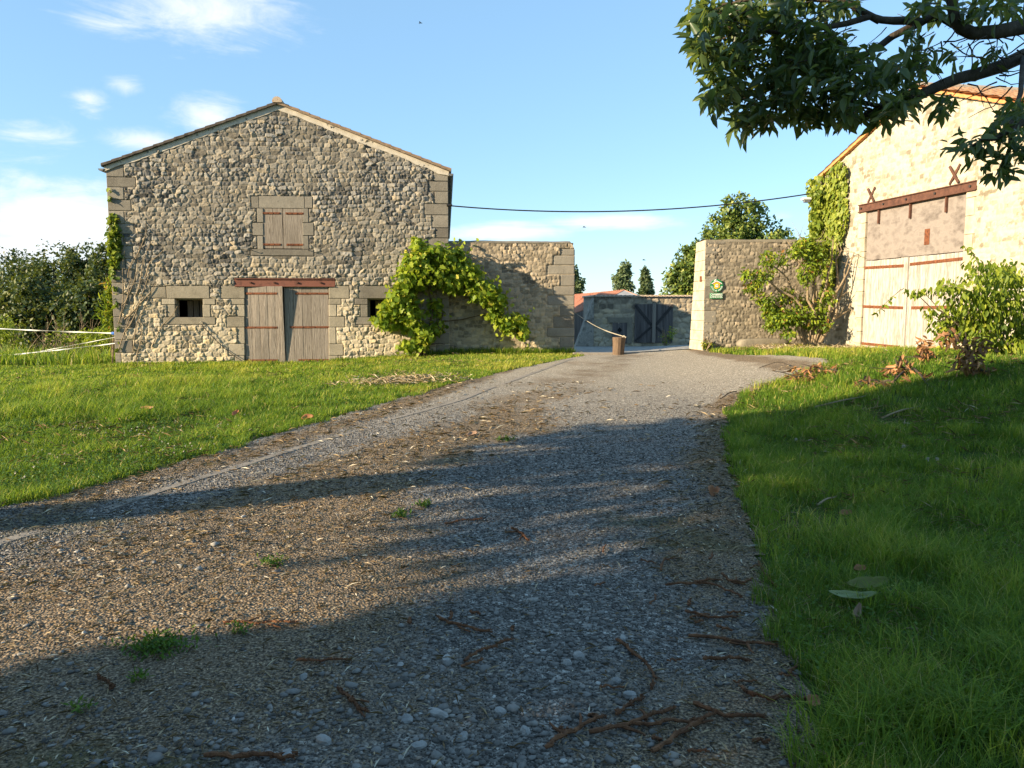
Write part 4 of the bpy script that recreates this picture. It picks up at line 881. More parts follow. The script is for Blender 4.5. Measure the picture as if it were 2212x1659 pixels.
# ================================================================== TREES
def limb(p, d, L, r0, n=6, wob=.18, g=None, bend=0.0):
    g = g or rng; P = [np.array(p, float)]; d = unit(np.array(d, float))
    for i in range(n):
        d = unit(d + g.normal(size=3) * wob + np.array([0, 0, bend])); P.append(P[-1] + d * L / n)
    return np.array(P), np.linspace(r0, r0 * .3, n + 1)
def tree(name, base, H, lobes, nl, L, leafmat, label, cat, group=None, barkmat='bark_dark', tr=.2, tm=T_CARD, hole=.42, hs=1.2, rb=0.0, shell=.5):
    """lobes: (dx, dy, z, rx, ry, rz) about the base"""
    t0 = empty(name, base, label, cat, group); base = np.array(base, float)
    mb = MB(); zt = max(l[2] for l in lobes) ; mb.tube([base + [0, 0, -.3], base + [.05, .03, zt * .35], base + [.0, .08, zt * .7], base + [.03, 0, zt]], [tr * 1.25, tr, tr * .6, tr * .15], 8)
    vol = np.array([l[3] * l[4] + l[4] * l[5] + l[3] * l[5] for l in lobes]); vol = vol / vol.sum(); parts = []
    for l, w in zip(lobes, vol):
        c = base + np.array(l[:3]); st = base + np.array([0, 0, l[2] * .55]); md = (st + c) / 2 + rng.normal(size=3) * .15 * l[3]
        mb.tube([st, md, c], [tr * .45, tr * .3, tr * .08], 5)
        k = max(3, int(5 + 3 * rng.random())); nk = max(8, int(nl * w))
        parts.append(blob_leaves(c, l[3:6], int(nk * .55), L, .5, tm, .62, shell, .2, rb, hole, hs))
        for j in range(k):               # smaller clumps break the outline
            d_ = rsph(1)[0] * np.array(l[3:6]) * .85; r_ = np.array(l[3:6]) * rng.uniform(.28, .45)
            parts.append(blob_leaves(c + d_, r_, int(nk * .45 / k * 1.3), L, .5, tm, .62, .3, .2, rb + .1 * d_[2] / l[5], hole * .8, hs))
    mb.build('trunk', M[barkmat], t0); leaf_obj('crown', parts, M[leafmat], t0); return t0
# dark wood at the left, behind the barn
for i, (x, y0, Y, w, hgt, lb) in enumerate([
    (30, 548, 47, 95, .9, 'dark bushy tree at the left edge of the far wood'),
    (112, 526, 45, 70, 1, 'tallest pointed dark tree in the middle of the left wood'),
    (185, 524, 43, 62, 1, 'rounded dark tree of the left wood with its top beside the pointed one'),
    (236, 530, 41, 55, 1, 'dark tree of the left wood closest to the barn corner'),
    (-60, 560, 50, 90, 1, 'dark tree of the left wood cut off by the photo edge'),
    (75, 600, 37, 70, 1, 'lower olive green tree in front of the left wood'),
    (190, 605, 35, 60, 1, 'lower dark tree in front of the wood beside the ivy')]):
    tp = at(x, y0, Y); g0 = np.array([tp[0], Y, float(gz(tp[0], Y))]); H = tp[2] - g0[2]; r = w / 1661 * Y
    lob = [(0, 0, H - .55 * r, r * .62, r * .6, r * .6)]
    for j in range(7):
        a_ = j * 2.4 + i; lob.append((math.cos(a_) * r * .62, math.sin(a_) * r * .5, H * (.22 + .085 * j) , r * .66, r * .6, r * .6))
    lob.append((0, 0, H * .25, r * .95, r * .7, H * .27))
    tree('dense_tree', g0, H, lob, 9000, .2, 'lf_dark', lb, 'tree', 'trees of the left wood', tr=.22, hole=.36, hs=1.1, rb=(-.06, 0, -.03, -.08, -.02, .02, -.1)[i], tm=T_CARD)
# brush and bramble in front of that wood
def bush(name, base, r, n, L, mat, label, cat, stems=7, tm=T_LEAF, hole=.3, group=None, spread=.7, rb=0., asp=.5, lobes=6, stemmat='bark_pale'):
    t0 = empty(name, base, label, cat, group); base = np.array(base, float); mb = MB(); parts = []; r = np.array(r, float)
    for i in range(stems):
        d_ = rsph(1)[0]; d_[2] = abs(d_[2]) + .4; tip = base + np.array([d_[0] * r[0] * spread, d_[1] * r[1] * spread, r[2] * rng.uniform(1.0, 1.75)])
        mb.tube([base + rng.normal(size=3) * .06 * np.array([1, 1, 0]) - [0, 0, .08], (base + tip) / 2 + rng.normal(size=3) * .06, tip], [.02, .014, .005], 5)
    for i in range(lobes):
        d_ = rsph(1)[0] * np.array([.6, .6, .5]) * r; parts.append(blob_leaves(base + [0, 0, r[2] * .95] + d_, r * rng.uniform(.42, .62), int(n / lobes), L, .35, tm, asp, .25, .35, rb, hole, 2.0))
    mb.build('stems', M[stemmat], t0); leaf_obj('foliage', parts, M[mat], t0); return t0
for x, y, Y, r, n, L, mt, nm, lb, ct in [
    (250, 775, 25.0, (1.0, .8, .62), 900, .11, 'lf_bush', 'bramble_bush', 'green bramble mound behind the white tapes next to the barn', 'bramble'),
    (170, 775, 26.0, (1.1, .8, .55), 900, .11, 'lf_bush', 'bramble_bush', 'green bramble mound behind the tapes right of the dead brush', 'bramble'),
    (20, 780, 25.5, (1.0, .8, .8), 800, .11, 'lf_bush', 'bramble_bush', 'tall green weedy bush at the left edge behind the tapes', 'bramble')]:
    g0 = at(x, y, Y); g0[2] = float(gz(g0[0], Y)); bush(nm, g0, r, n, L, mt, lb, ct, group='brambles behind the fence')
g0 = at(150, 770, 27.5); g0[2] = float(gz(g0[0], 27.5)); t0 = empty('dead_brush', g0, 'pale dead brushwood standing in front of the dark wood', 'brush'); mb = MB()
for i in range(70):
    d_ = rsph(1)[0]; d_[2] = abs(d_[2]) + .9; b_ = g0 + np.array([rng.normal() * .7, rng.normal() * .4, 0]); P, r_ = limb(b_, d_, rng.uniform(.8, 1.7), .016, 5, .16); mb.tube(P, r_, 4)
mb.build('stems', M['bark_pale'], t0)
parts = [blob_leaves(g0 + [rng.normal() * .9, rng.normal() * .4, .35], (.8, .5, .4), 350, .09, .3, T_CARD, .3, .2, .2) for i in range(3)]
leaf_obj('dry_foliage', parts, M['lf_dry'], t0)
# poplars and trees beyond the gate
for i, (x, y0, Y, w, lb) in enumerate([(1345, 567, 120, 22, 'wider of the two distant poplars over the shed roof'), (1394, 581, 125, 14, 'slim distant poplar right of the wider one'), (1237, 575, 110, 22, 'distant poplar half hidden by the yard wall end')]):
    tp = at(x, y0, Y); g0 = np.array([tp[0], Y, -.5]); H = tp[2] + .5; r = w / 1661 * Y
    lob = [(rng.normal() * .18 * r, rng.normal() * .15 * r, H * f, r * k, r * k, H * .13) for f, k in ((.2, .8), (.32, 1.0), (.45, 1.0), (.58, .92), (.7, .8), (.8, .62), (.88, .42))]
    if i == 0: lob += [(-r * .7, 0, H * .36, r * .55, r * .5, H * .12), (r * .38, 0, H * .86, r * .3, r * .3, H * .1)]
    tree('poplar_tree', g0, H, lob, 5200, .5, 'lf_pop', lb, 'tree', 'poplars beyond the gate', tr=.3, hole=.36, hs=.6, shell=.35)
for x, y0, Y, W_, nl, lb, lobpx in [
    (1602, 424, 52, 1.0, 15000, 'big broad leaved tree rising behind the gate wall', [(1605, 470, 40, 42), (1580, 500, 45, 40), (1640, 500, 45, 38), (1560, 540, 45, 40), (1610, 545, 60, 42), (1660, 545, 50, 38), (1690, 520, 26, 26), (1540, 500, 24, 34), (1600, 600, 95, 60), (1575, 455, 22, 26), (1700, 580, 40, 40)]),
    (1475, 532, 48, 1.0, 8000, 'leafy tree beside the pale gate jamb beyond the outbuilding', [(1478, 560, 22, 30), (1470, 595, 30, 32), (1490, 600, 26, 36), (1462, 635, 26, 34), (1488, 645, 30, 36), (1478, 690, 34, 40), (1505, 560, 20, 40)])]:
    pts = [at(px_, py_, Y) for px_, py_, a, b in lobpx]; base = np.array([at(x, y0, Y)[0], Y, -.5])
    lob = [(p[0] - base[0], rng.normal() * 1.0, p[2] + .5, a / 1661 * Y, a / 1661 * Y, b / 1661 * Y) for p, (px_, py_, a, b) in zip(pts, lobpx)]
    tree('broadleaf_tree', base, 8, lob, nl, .26, 'lf_far', lb, 'tree', 'trees behind the gate wall', tr=.3, hole=.38, hs=1.0, rb=.08)
# low palms over the shed roof
for x, y, Y, lb in ((1298, 640, 60, 'low palm fronds showing over the left end of the rusty roof'), (1375, 630, 70, 'dark low fronds between the two poplars')):
    c = at(x, y, Y); t0 = empty('palm_tree', (c[0], Y, -.5), lb, 'palm', 'low palms behind the shed'); mb = MB(); mb.tube([(c[0], Y, -.6), (c[0], Y, c[2] - .3)], [.2, .16], 8); mb.build('trunk', M['bark'], t0)
    P = []; D = []; N = []
    for k in range(13):
        a_ = k * 2.4; el = .9 - .1 * k; d_ = np.array([math.cos(a_) * math.cos(el), math.sin(a_) * math.cos(el), math.sin(el)])
        for q in np.linspace(.2, 1.3, 10):
            pp = np.array([c[0], Y, c[2] - .4]) + d_ * q - np.array([0, 0, .35 * q * q])
            for sg_ in (-1, 1): P.append(pp); D.append(d_ * .8 + np.cross(d_, [0, 0, 1]) * sg_ - [0, 0, .2]); N.append([0, 0, 1.0])
    leaf_obj('fronds', [leaves(P, D, np.array(N), .34, .06, T_CARD)], M['lf_dark'], t0)

# ================================================================== CLIMBERS AND SHRUBS ON THE WALLS
# grape vine at the barn's right corner
g0 = gp(908, 766); VF = BF
t0 = empty('grape_vine', g0, 'bright yellow green grape vine sprawling over the barn corner and yard wall', 'vine')
def vp(x, y, w): 
    F_ = BF if x < 965 else WF; u, v = F_.px(x, y, w); return F_.T(u, v, w)
blobs = [(846, 668, 30, 26, .35, 1), (838, 700, 22, 12, .4, .8), (868, 640, 36, 34, .45, 1), (885, 600, 40, 38, .5, 1.1), (905, 562, 40, 34, .5, 1.2), (948, 552, 40, 30, .55, 1.2), (985, 566, 36, 34, .6, 1.1), (1010, 590, 40, 34, .65, 1.2), (930, 590, 46, 34, .6, 1.3), (975, 605, 44, 30, .65, 1.2), (1042, 628, 40, 28, .7, 1.2), (1068, 650, 28, 26, .6, .9), (885, 690, 34, 36, .45, 1), (890, 660, 26, 30, .4, .8), (880, 742, 22, 15, .4, .6), (918, 722, 28, 24, .35, .8), (905, 742, 25, 12, .4, .5), (940, 660, 24, 26, .12, .25), (948, 705, 20, 22, .1, .25), (1068, 680, 20, 16, .45, .6), (1085, 692, 22, 14, .5, .7), (1118, 694, 24, 22, .5, 1), (1128, 715, 16, 20, .45, .7), (1100, 705, 20, 14, .45, .6), (905, 528, 16, 18, .5, .5), (990, 545, 14, 16, .5, .5), (820, 690, 14, 10, .4, .3), (1078, 640, 16, 12, .6, .4)]
parts = []
for x, y, rx, ry, w, k in blobs:
    c = vp(x, y, w); s_ = 21.4 / 1670
    parts.append(blob_leaves(c, (rx * s_ * .88, .30 + .25 * (w > .3), ry * s_ * .88), int(205 * k * (rx * ry / 900) ** .6) + 30, .135, .35, T_LOBE, .95, .25, .45, .02, .25, 2.2))
vs = MB()
for pts, r0 in [([(905, 768, .2), (915, 752, .22), (908, 735, .2), (925, 715, .15), (950, 695, .12), (968, 650, .12), (985, 610, .3), (1020, 600, .45)], .05), ([(918, 766, .18), (915, 750, .22)], .06), ([(915, 745, .2), (895, 720, .3), (878, 690, .35), (868, 655, .4), (880, 610, .45), (905, 570, .5)], .035), ([(925, 715, .15), (935, 670, .15), (925, 620, .3), (940, 580, .45)], .03), ([(950, 695, .12), (1000, 690, .1), (1040, 680, .2), (1075, 690, .35), (1125, 705, .45)], .022), ([(985, 610, .3), (1040, 630, .5), (1072, 660, .5)], .022), ([(922, 745, .15), (950, 742, .08), (985, 748, .04)], .014), ([(880, 705, .3), (868, 735, .3), (890, 742, .3)], .012)]:
    P = np.array([vp(*q) for q in pts]); vs.tube(P, np.linspace(r0, r0 * .4, len(P)), 6)
for i in range(95):
    b_ = blobs[rng.integers(len(blobs))]; c = vp(b_[0], b_[1], b_[4]); P, r_ = limb(c, rsph(1)[0] + [0, -.4, .2], rng.uniform(.35, .75), .006, 5, .25); vs.tube(P, r_, 4)
    parts.append(leaves(P[1:], rsph(len(P) - 1) - [0, 0, .6], rsph(len(P) - 1) + [0, -.4, .5], .11, .10, T_LOBE, np.full(len(P) - 1, .75)))
vs.build('stem', M['vine_stem'], t0); leaf_obj('foliage', parts, M['lf_vine'], t0)
# ivy on the barn's left corner
g0 = BF.T(.1, 0, .05); t0 = empty('corner_ivy', g0, 'narrow ivy column hanging down the left corner of the grey barn', 'ivy'); parts = []
for x, y, rx, ry, n in [(250, 500, 14, 26, 220), (252, 535, 15, 26, 240), (240, 520, 12, 30, 160), (248, 560, 11, 24, 140), (237, 410, 3, 8, 12), (238, 430, 4, 8, 14), (240, 470, 10, 18, 110), (247, 485, 14, 26, 230), (245, 515, 13, 24, 230), (246, 540, 12, 22, 190), (246, 565, 9, 18, 110), (244, 590, 5, 16, 50), (247, 620, 3, 14, 22), (249, 650, 3, 16, 20), (252, 700, 3, 20, 16), (256, 745, 3, 14, 10)]:
    u, v = BF.px(x + 2, y, .02); s_ = 21.3 / 1670; parts.append(blob_leaves(BF.T(u, v, -.1), (rx * s_, .22, ry * s_), n, .12, .2, T_LOBE, .9, .3, .5, .0))
leaf_obj('foliage', parts, M['lf_ivy'], t0)
mb = MB()
for x0_, y0_, x1_, y1_ in [(262, 700, 300, 560), (258, 690, 275, 540), (270, 720, 330, 590), (290, 640, 330, 520), (300, 560, 318, 480), (264, 660, 290, 600), (275, 690, 340, 610), (285, 760, 320, 640), (262, 760, 285, 650), (300, 780, 305, 690), (330, 750, 380, 660), (310, 600, 350, 540), (280, 600, 300, 530)]:
    s_ = np.linspace(0, 1, 7); P = [BF.T(*BF.px(x0_ + (x1_ - x0_) * q + 5 * math.sin(q * 5 + x0_), y0_ + (y1_ - y0_) * q + 3 * math.sin(q * 9)), .055) for q in s_]; mb.tube(P, np.linspace(.017, .008, 7), 4)
mb.build('bare_stems', M['bark_pale'], t0)
c = BF.T(-.12, 1.2, -.3); g0 = np.array([c[0] - .1, c[1], 0.0]); t0 = empty('willowy_shrub', g0, 'narrow leaved shrub poking out behind the barn\'s left corner', 'shrub'); parts = []; mb = MB()
for x, y, rx, ry, n in [(236, 655, 16, 26, 130), (228, 690, 14, 24, 110), (240, 625, 10, 20, 60), (244, 700, 12, 40, 120), (243, 660, 10, 30, 80)]:
    p = at(x + 2, y - 5, 21.75); s_ = 21.7 / 1670; parts.append(blob_leaves(p, (rx * s_, .25, ry * s_), n, .2, .2, T_LEAF, .2, .2, -.1, .1)); mb.tube([g0, (g0 + p) / 2 + [.05, 0, 0], p], [.014, .01, .004], 4)
mb.build('stems', M['bark_pale'], t0); leaf_obj('foliage', parts, M['lf_shrub'], t0)
# ivy on the right barn's corner
g0 = RF.T(.4, .4, .1); t0 = empty('wall_ivy', g0, 'tall sheet of yellow green ivy covering the far corner of the cream barn', 'ivy'); parts = []
P = []; D = []; N = []
poly = [RF.px(*q) for q in [(1762, 388), (1790, 372), (1824, 346), (1840, 362), (1836, 430), (1838, 470), (1828, 520), (1820, 560), (1800, 640), (1780, 650), (1758, 640)]]
for k in range(11000):
    u = rng.uniform(-.35, 4); v = rng.uniform(.8, 6.2)
    if inpoly(np.array([u]), np.array([v]), [(a if a > .12 else -.3, b) for a, b in poly])[0] and rng.random() < .35 + 1.2 * float(fbm(u * 1.6, v * 1.1, 44, 2)):
        P.append(RF.T(u, v, (.04 + .12 * rng.random() + .10) * float(fbm(u * 1.5, v * 1.5, 45, 2)))); N.append(RF.nd * .9 + rsph(1)[0] * .55 + [0, 0, .35]); D.append(np.array([0, 0, -1.0]) + rsph(1)[0] * .45 + RF.nd * .3)
P = np.array(P); parts.append(leaves(P, np.array(D), np.array(N), .115 * (.7 + .6 * rng.random(len(P))), .105, T_LOBE, rng.normal(.62, .2, len(P))))
for k in range(700):                      # round the corner, on the end of the wall
    pass
for x, y, rx, ry, n in [(1758, 420, 8, 30, 140), (1757, 480, 8, 40, 180), (1760, 545, 10, 40, 180), (1768, 585, 16, 30, 220), (1745, 535, 30, 14, 200), (1785, 610, 16, 36, 180), (1735, 522, 20, 8, 90)]:
    u, v = RF.px(x + 6, y, .1); s_ = 22.3 / 1670; p = at(x + 6, y, 22.2 if x > 1752 else 21.8); parts.append(blob_leaves(p, (rx * s_, .28, ry * s_), n, .11, .2, T_LOBE, .9, .3, .5, .05))
leaf_obj('foliage', parts, M['lf_ivy'], t0)
# multi stemmed shrub against the gate wall
g0 = gp(1768, 738); g0 = np.array([8.05, 20.75, float(gz(8.05, 20.75))]); Ys = g0[1]
t0 = empty('pruned_shrub', g0, 'pruned many stemmed shrub with sparse bright leaves before the gate wall', 'shrub'); mb = MB(); parts = []
stems = [[(1768, 735), (1740, 705), (1712, 690), (1695, 705)], [(1768, 735), (1735, 700), (1720, 650), (1700, 600), (1650, 560)], [(1768, 735), (1745, 690), (1715, 640), (1660, 610), (1612, 590)], [(1770, 735), (1760, 680), (1745, 610), (1725, 560), (1700, 520)], [(1770, 735), (1765, 660), (1755, 590), (1740, 530), (1728, 510)], [(1772, 735), (1775, 650), (1790, 590), (1800, 540), (1800, 520)], [(1772, 735), (1785, 690), (1800, 640), (1830, 590), (1845, 545)], [(1774, 735), (1798, 690), (1812, 620), (1808, 560), (1818, 540)], [(1774, 735), (1800, 690), (1830, 670), (1852, 640)], [(1765, 735), (1720, 690), (1690, 660), (1660, 640), (1620, 650)], [(1766, 735), (1730, 680), (1690, 640), (1660, 600)], [(1772, 735), (1752, 640), (1770, 570), (1765, 520)], [(1776, 735), (1805, 680), (1825, 610), (1832, 560)]]
for i, s_ in enumerate(stems):
    P = np.array([at(x, y, Ys + .28 * math.sin(i * 1.9) * k / 4) for k, (x, y) in enumerate(s_)]); P[0] = g0 + [(s_[0][0] - 1770) * .02, 0, -.05]
    Q = np.array([P[0]] + [a + (b - a) * q for a, b in zip(P[:-1], P[1:]) for q in (.5, 1)]); Q[1:-1] += rng.normal(size=Q[1:-1].shape) * .025
    mb.tube(Q, np.linspace(.05, .013, len(Q)), 6)
    for k in range(5):
        b_ = Q[rng.integers(len(Q) // 2, len(Q))]; L_, r_ = limb(b_, rsph(1)[0] + [0, 0, .9], rng.uniform(.25, .55), .009, 4, .15); mb.tube(L_, r_, 4)
for x, y, rx, ry, n in [(1612, 590, 12, 16, 60), (1625, 620, 18, 14, 90), (1640, 600, 14, 20, 80), (1660, 560, 16, 22, 90), (1660, 590, 16, 14, 50), (1690, 560, 12, 20, 40), (1650, 645, 22, 14, 90), (1668, 670, 26, 26, 230), (1690, 690, 30, 24, 260), (1670, 700, 20, 18, 120), (1720, 680, 30, 22, 160), (1700, 640, 22, 18, 90), (1735, 655, 16, 26, 80), (1752, 690, 20, 30, 130), (1770, 670, 16, 34, 140), (1742, 590, 22, 30, 150), (1722, 540, 18, 22, 110), (1765, 560, 26, 36, 200), (1740, 525, 16, 14, 80), (1790, 640, 14, 30, 80), (1755, 540, 26, 24, 140), (1705, 720, 14, 10, 40), (1785, 700, 10, 18, 40)]:
    p = at(x, y, Ys + rng.uniform(-.25, .25)); s_ = Ys / 1670; parts.append(blob_leaves(p, (rx * s_, .3, ry * s_), int(n * 1.75), .105, .3, T_LEAF, .55, .15, .4, .08))
mb.build('stems', M['bark_pale'], t0); leaf_obj('foliage', parts, M['lf_shrub'], t0)
# bush at the right, in front of the bleached doors
Yb = 13.4; c0 = at(2130, 757, Yb); g0 = np.array([c0[0], Yb, float(gz(c0[0], Yb))])
t0 = empty('green_bush', g0, 'rounded green bush with drooping leaves at the right edge before the cream barn', 'bush'); mb = MB(); parts = []
for x, y, rx, ry, n in [(2120, 600, 40, 36, 260), (2110, 570, 16, 14, 50), (2165, 590, 44, 30, 280), (2195, 640, 60, 60, 520), (2080, 640, 40, 34, 280), (2140, 660, 60, 50, 520), (2070, 690, 44, 34, 320), (2180, 710, 60, 46, 500), (2110, 715, 48, 36, 340), (2045, 700, 26, 20, 120), (2030, 668, 30, 12, 60), (1995, 630, 22, 10, 44), (1972, 627, 12, 7, 20), (2030, 622, 22, 12, 54), (2052, 610, 26, 18, 80), (2010, 682, 12, 9, 24), (2225, 690, 50, 60, 300), (2050, 725, 18, 14, 60), (2200, 745, 40, 20, 200), (2130, 742, 40, 16, 160)]:
    p = at(x, y, Yb + rng.uniform(-.45, .45)); s_ = Yb / 1670; parts.append(blob_leaves(p, (rx * s_, .45, ry * s_), int(n * .9), .105, .3, T_LEAF, .5, .2, .9, .0, .36, 3))
    if rng.random() < .8:
        L_, r_ = limb(p + np.array([rng.normal() * rx, 0, abs(rng.normal()) * ry * .6]) * s_, rsph(1)[0] + [-.5, -.3, .3], rng.uniform(.35, .65), .007, 6, .15, None, -.08); mb.tube(L_, r_, 4); q_ = np.repeat(L_[2:], 3, 0); k_ = len(q_); parts.append(leaves(q_, rsph(k_) - [0, 0, .9], rsph(k_) + [0, -.4, .5], .11, .055, T_LEAF, rng.normal(.55, .2, k_)))
    q = g0 + [(p[0] - g0[0]) * .25, rng.normal() * .1, 0]; mb.tube([q - [0, 0, .1], q + [0, 0, .35], (q + p) / 2 + [0, 0, .15], p], [.022, .018, .012, .004], 5)
mb.build('stems', M['bark'], t0); leaf_obj('foliage', parts, M['lf_bush'], t0)
for x, y, r_, lb in ((2205, 752, .3, 'low leafy weeds at the foot of the right bush'), (1440, 738, .5, 'dark weed clump in the shaded courtyard behind the log'), (1530, 740, .22, 'small weeds with red stems at the foot of the gate jamb')):
    g0 = gp(x, y + 14); 
    if x == 1440: g0 = at(1440, 752, 27); g0[2] = float(gz(g0[0], 27))
    elif x < 1700: g0 = GF.T(gu0 + .12, 0, .14); g0[2] = float(gz(g0[0], g0[1]))
    bush('weed_clump', g0, (r_ * .8, r_ * .5, r_ * .9), 160, .07, 'lf_shrub', lb, 'weeds', 6, T_LEAF, 0, None, .7, .2)

# ================================================================== CHESTNUT BOUGHS OVERHEAD (its trunk stands beyond the right edge)
tb = np.array([8.6, 9.6, float(gz(8.6, 9.6))])
t0 = empty('chestnut_tree', tb, 'dark leaved tree whose boughs hang into the upper right corner', 'tree'); mb = MB()
mb.tube([tb + [0, 0, -.3], tb + [.05, 0, 1.5], tb + [-.1, -.05, 3.2], tb + [0, 0, 5], tb + [.1, .1, 8]], [.34, .28, .25, .2, .1], 12)
parts = []
def bough(pts, r0, r1, n=5):
    P = np.array(pts); Q = [P[0]]
    for a, b in zip(P[:-1], P[1:]): Q += [a + (b - a) * .5 + rng.normal(size=3) * .012, b]
    mb.tube(Q, np.linspace(r0, r1, len(Q)), 8); return np.array(Q)
B = lambda x, y, Y=8.8: at(x, y, Y)
b1 = bough([tb + [-.1, 0, 3.5], B(2330, 90, 9.2), B(2212, 120, 9), B(2110, 160, 8.9), B(2030, 185, 8.8), B(1960, 215, 8.7), B(1920, 240, 8.7), B(1868, 247, 8.65)], .095, .032)
b2 = bough([tb + [-.1, 0, 4.2], B(2350, 30, 9.0), B(2212, 58, 8.7), B(2100, 72, 8.6), B(2062, 45, 8.5), B(2045, -30, 8.4)], .10, .05)
b3 = bough([B(2100, 70, 8.6), B(2020, 30, 8.7), B(1960, 62, 8.8), B(1900, 100, 8.8), B(1850, 130, 8.8), B(1800, 150, 8.8), B(1730, 150, 8.8), B(1670, 190, 8.8), B(1610, 230, 8.8)], .05, .015)
b4 = bough([B(1990, 48, 8.75), B(1930, 45, 8.5), B(1880, 35, 8.4), B(1780, 60, 8.3), B(1680, 70, 8.3), B(1560, 60, 8.3)], .05, .012)
b5 = bough([B(1930, 235, 8.7), B(1860, 220, 8.6), B(1780, 210, 8.6), B(1700, 225, 8.5)], .03, .01)
b6 = bough([B(1900, 45, 8.4), B(1820, 0, 8.4), B(1700, -10, 8.4), B(1560, 10, 8.4)], .04, .012)
b7 = bough([tb + [0, -.1, 3.0], B(2400, 180, 7.6), B(2260, 235, 7.2), B(2200, 270, 7.1), B(2150, 300, 7.0), B(2095, 318, 7.0)], .06, .01)
b8 = bough([B(2212, 120, 9), B(2205, 200, 7.6), B(2180, 330, 7.1), B(2160, 375, 7.0)], .03, .008)
twigs = []
def rosette(c, n, L, d0):
    k = int(n); a = rng.uniform(0, 6.28) + np.arange(k) * 2.4; u_ = unit(np.cross(d0, [0.3, .2, 1])); v_ = np.cross(d0, u_)
    D = u_ * np.cos(a)[:, None] + v_ * np.sin(a)[:, None] + d0 * rng.uniform(.0, 1.1, k)[:, None] - np.array([0, 0, .75]) + rng.normal(size=(k, 3)) * .3
    N = unit(d0 * .6 + np.array([-.2, -.3, .7]) + rng.normal(size=(k, 3)) * .5); l = L * (.5 + .7 * rng.random(k)); q = np.repeat(c[None], k, 0) + rng.normal(size=(k, 3)) * .03
    parts.append(leaves(q, D, N, l, l * rng.uniform(.3, .44, k), T_LEAF, rng.normal(.45, .25, k)))
zones = [(1520, 60, 34, 60, 95), (1560, 30, 50, 40, 70), (1540, 130, 36, 40, 50), (1620, 40, 50, 50, 75), (1600, 110, 50, 50, 80), (1545, 215, 30, 26, 36), (1590, 190, 45, 40, 62), (1600, 260, 26, 30, 36), (1650, 245, 36, 34, 52), (1690, 60, 50, 50, 70), (1680, 140, 50, 50, 80), (1700, 205, 50, 36, 62), (1760, 80, 50, 50, 60), (1760, 160, 55, 50, 85), (1750, 240, 45, 28, 44), (1820, 120, 50, 50, 62), (1830, 200, 50, 40, 70), (1830, 250, 40, 22, 34), (1890, 170, 45, 40, 58), (1900, 245, 35, 20, 34), (1950, 215, 35, 34, 40), (1960, 140, 36, 40, 36), (1790, 20, 30, 22, 14), (1830, 8, 40, 15, 22), (1700, -5, 80, 20, 40), (2000, 120, 30, 34, 18), (2020, 15, 50, 16, 26), (2110, 20, 60, 22, 30), (2180, 15, 50, 20, 24), (2040, 225, 22, 16, 14), (2060, 120, 20, 20, 6), (2150, 110, 40, 30, 8), (1985, 75, 30, 20, 10), (2195, 255, 20, 40, 22)]
for x, y, rx, ry, n in zones:
    for k in range(int(n * .5)):
        d_ = rsph(1)[0] * rng.random() ** .4; c = at(x + d_[0] * rx, y - d_[2] * ry, 8.6 + d_[1] * .7 + rng.normal() * .15)
        rosette(c, rng.integers(4, 7), .19, unit(np.array([-.3, -.1, .35]) + rsph(1)[0] * .7))
        if k % 4 == 0:
            P, r_ = limb(c, np.array([.7, .2, .35]) + rsph(1)[0] * .3, rng.uniform(.2, .45), .006, 4, .15); mb.tube(P, r_[::-1] * 1.0, 4)
for x, y, n in [(2075, 312, 3), (2085, 300, 3), (2100, 322, 4), (2130, 312, 3), (2150, 285, 4), (2170, 300, 4), (2180, 260, 4), (2190, 320, 4), (2205, 285, 5), (2165, 330, 3), (2150, 360, 4), (2165, 372, 4), (2185, 345, 4), (2205, 330, 4), (2200, 240, 4), (2210, 215, 3)]:
    for k in range(4): rosette(at(x + rng.normal() * 9, y + rng.normal() * 9, 7.05 + rng.normal() * .12), n, .15, unit(np.array([-.3, -.1, .3]) + rsph(1)[0] * .6))
for x, y in [(2060, 100), (2120, 130), (2150, 90), (2180, 140), (2090, 190), (2140, 180), (2190, 190), (2040, 90), (2110, 60), (2170, 60), (2200, 100), (2080, 30)]:
    for k in range(3):
        P, r_ = limb(at(x + rng.normal() * 20, y + rng.normal() * 15, 8.8), rsph(1)[0] * [1, .4, 1] + [0, 0, -.5], rng.uniform(.3, .75), .009, 6, .28); mb.tube(P, r_, 4)
mb.build('trunk', M['bark_dark'], t0, smooth=True); leaf_obj('crown', parts, M['lf_chest'], t0)

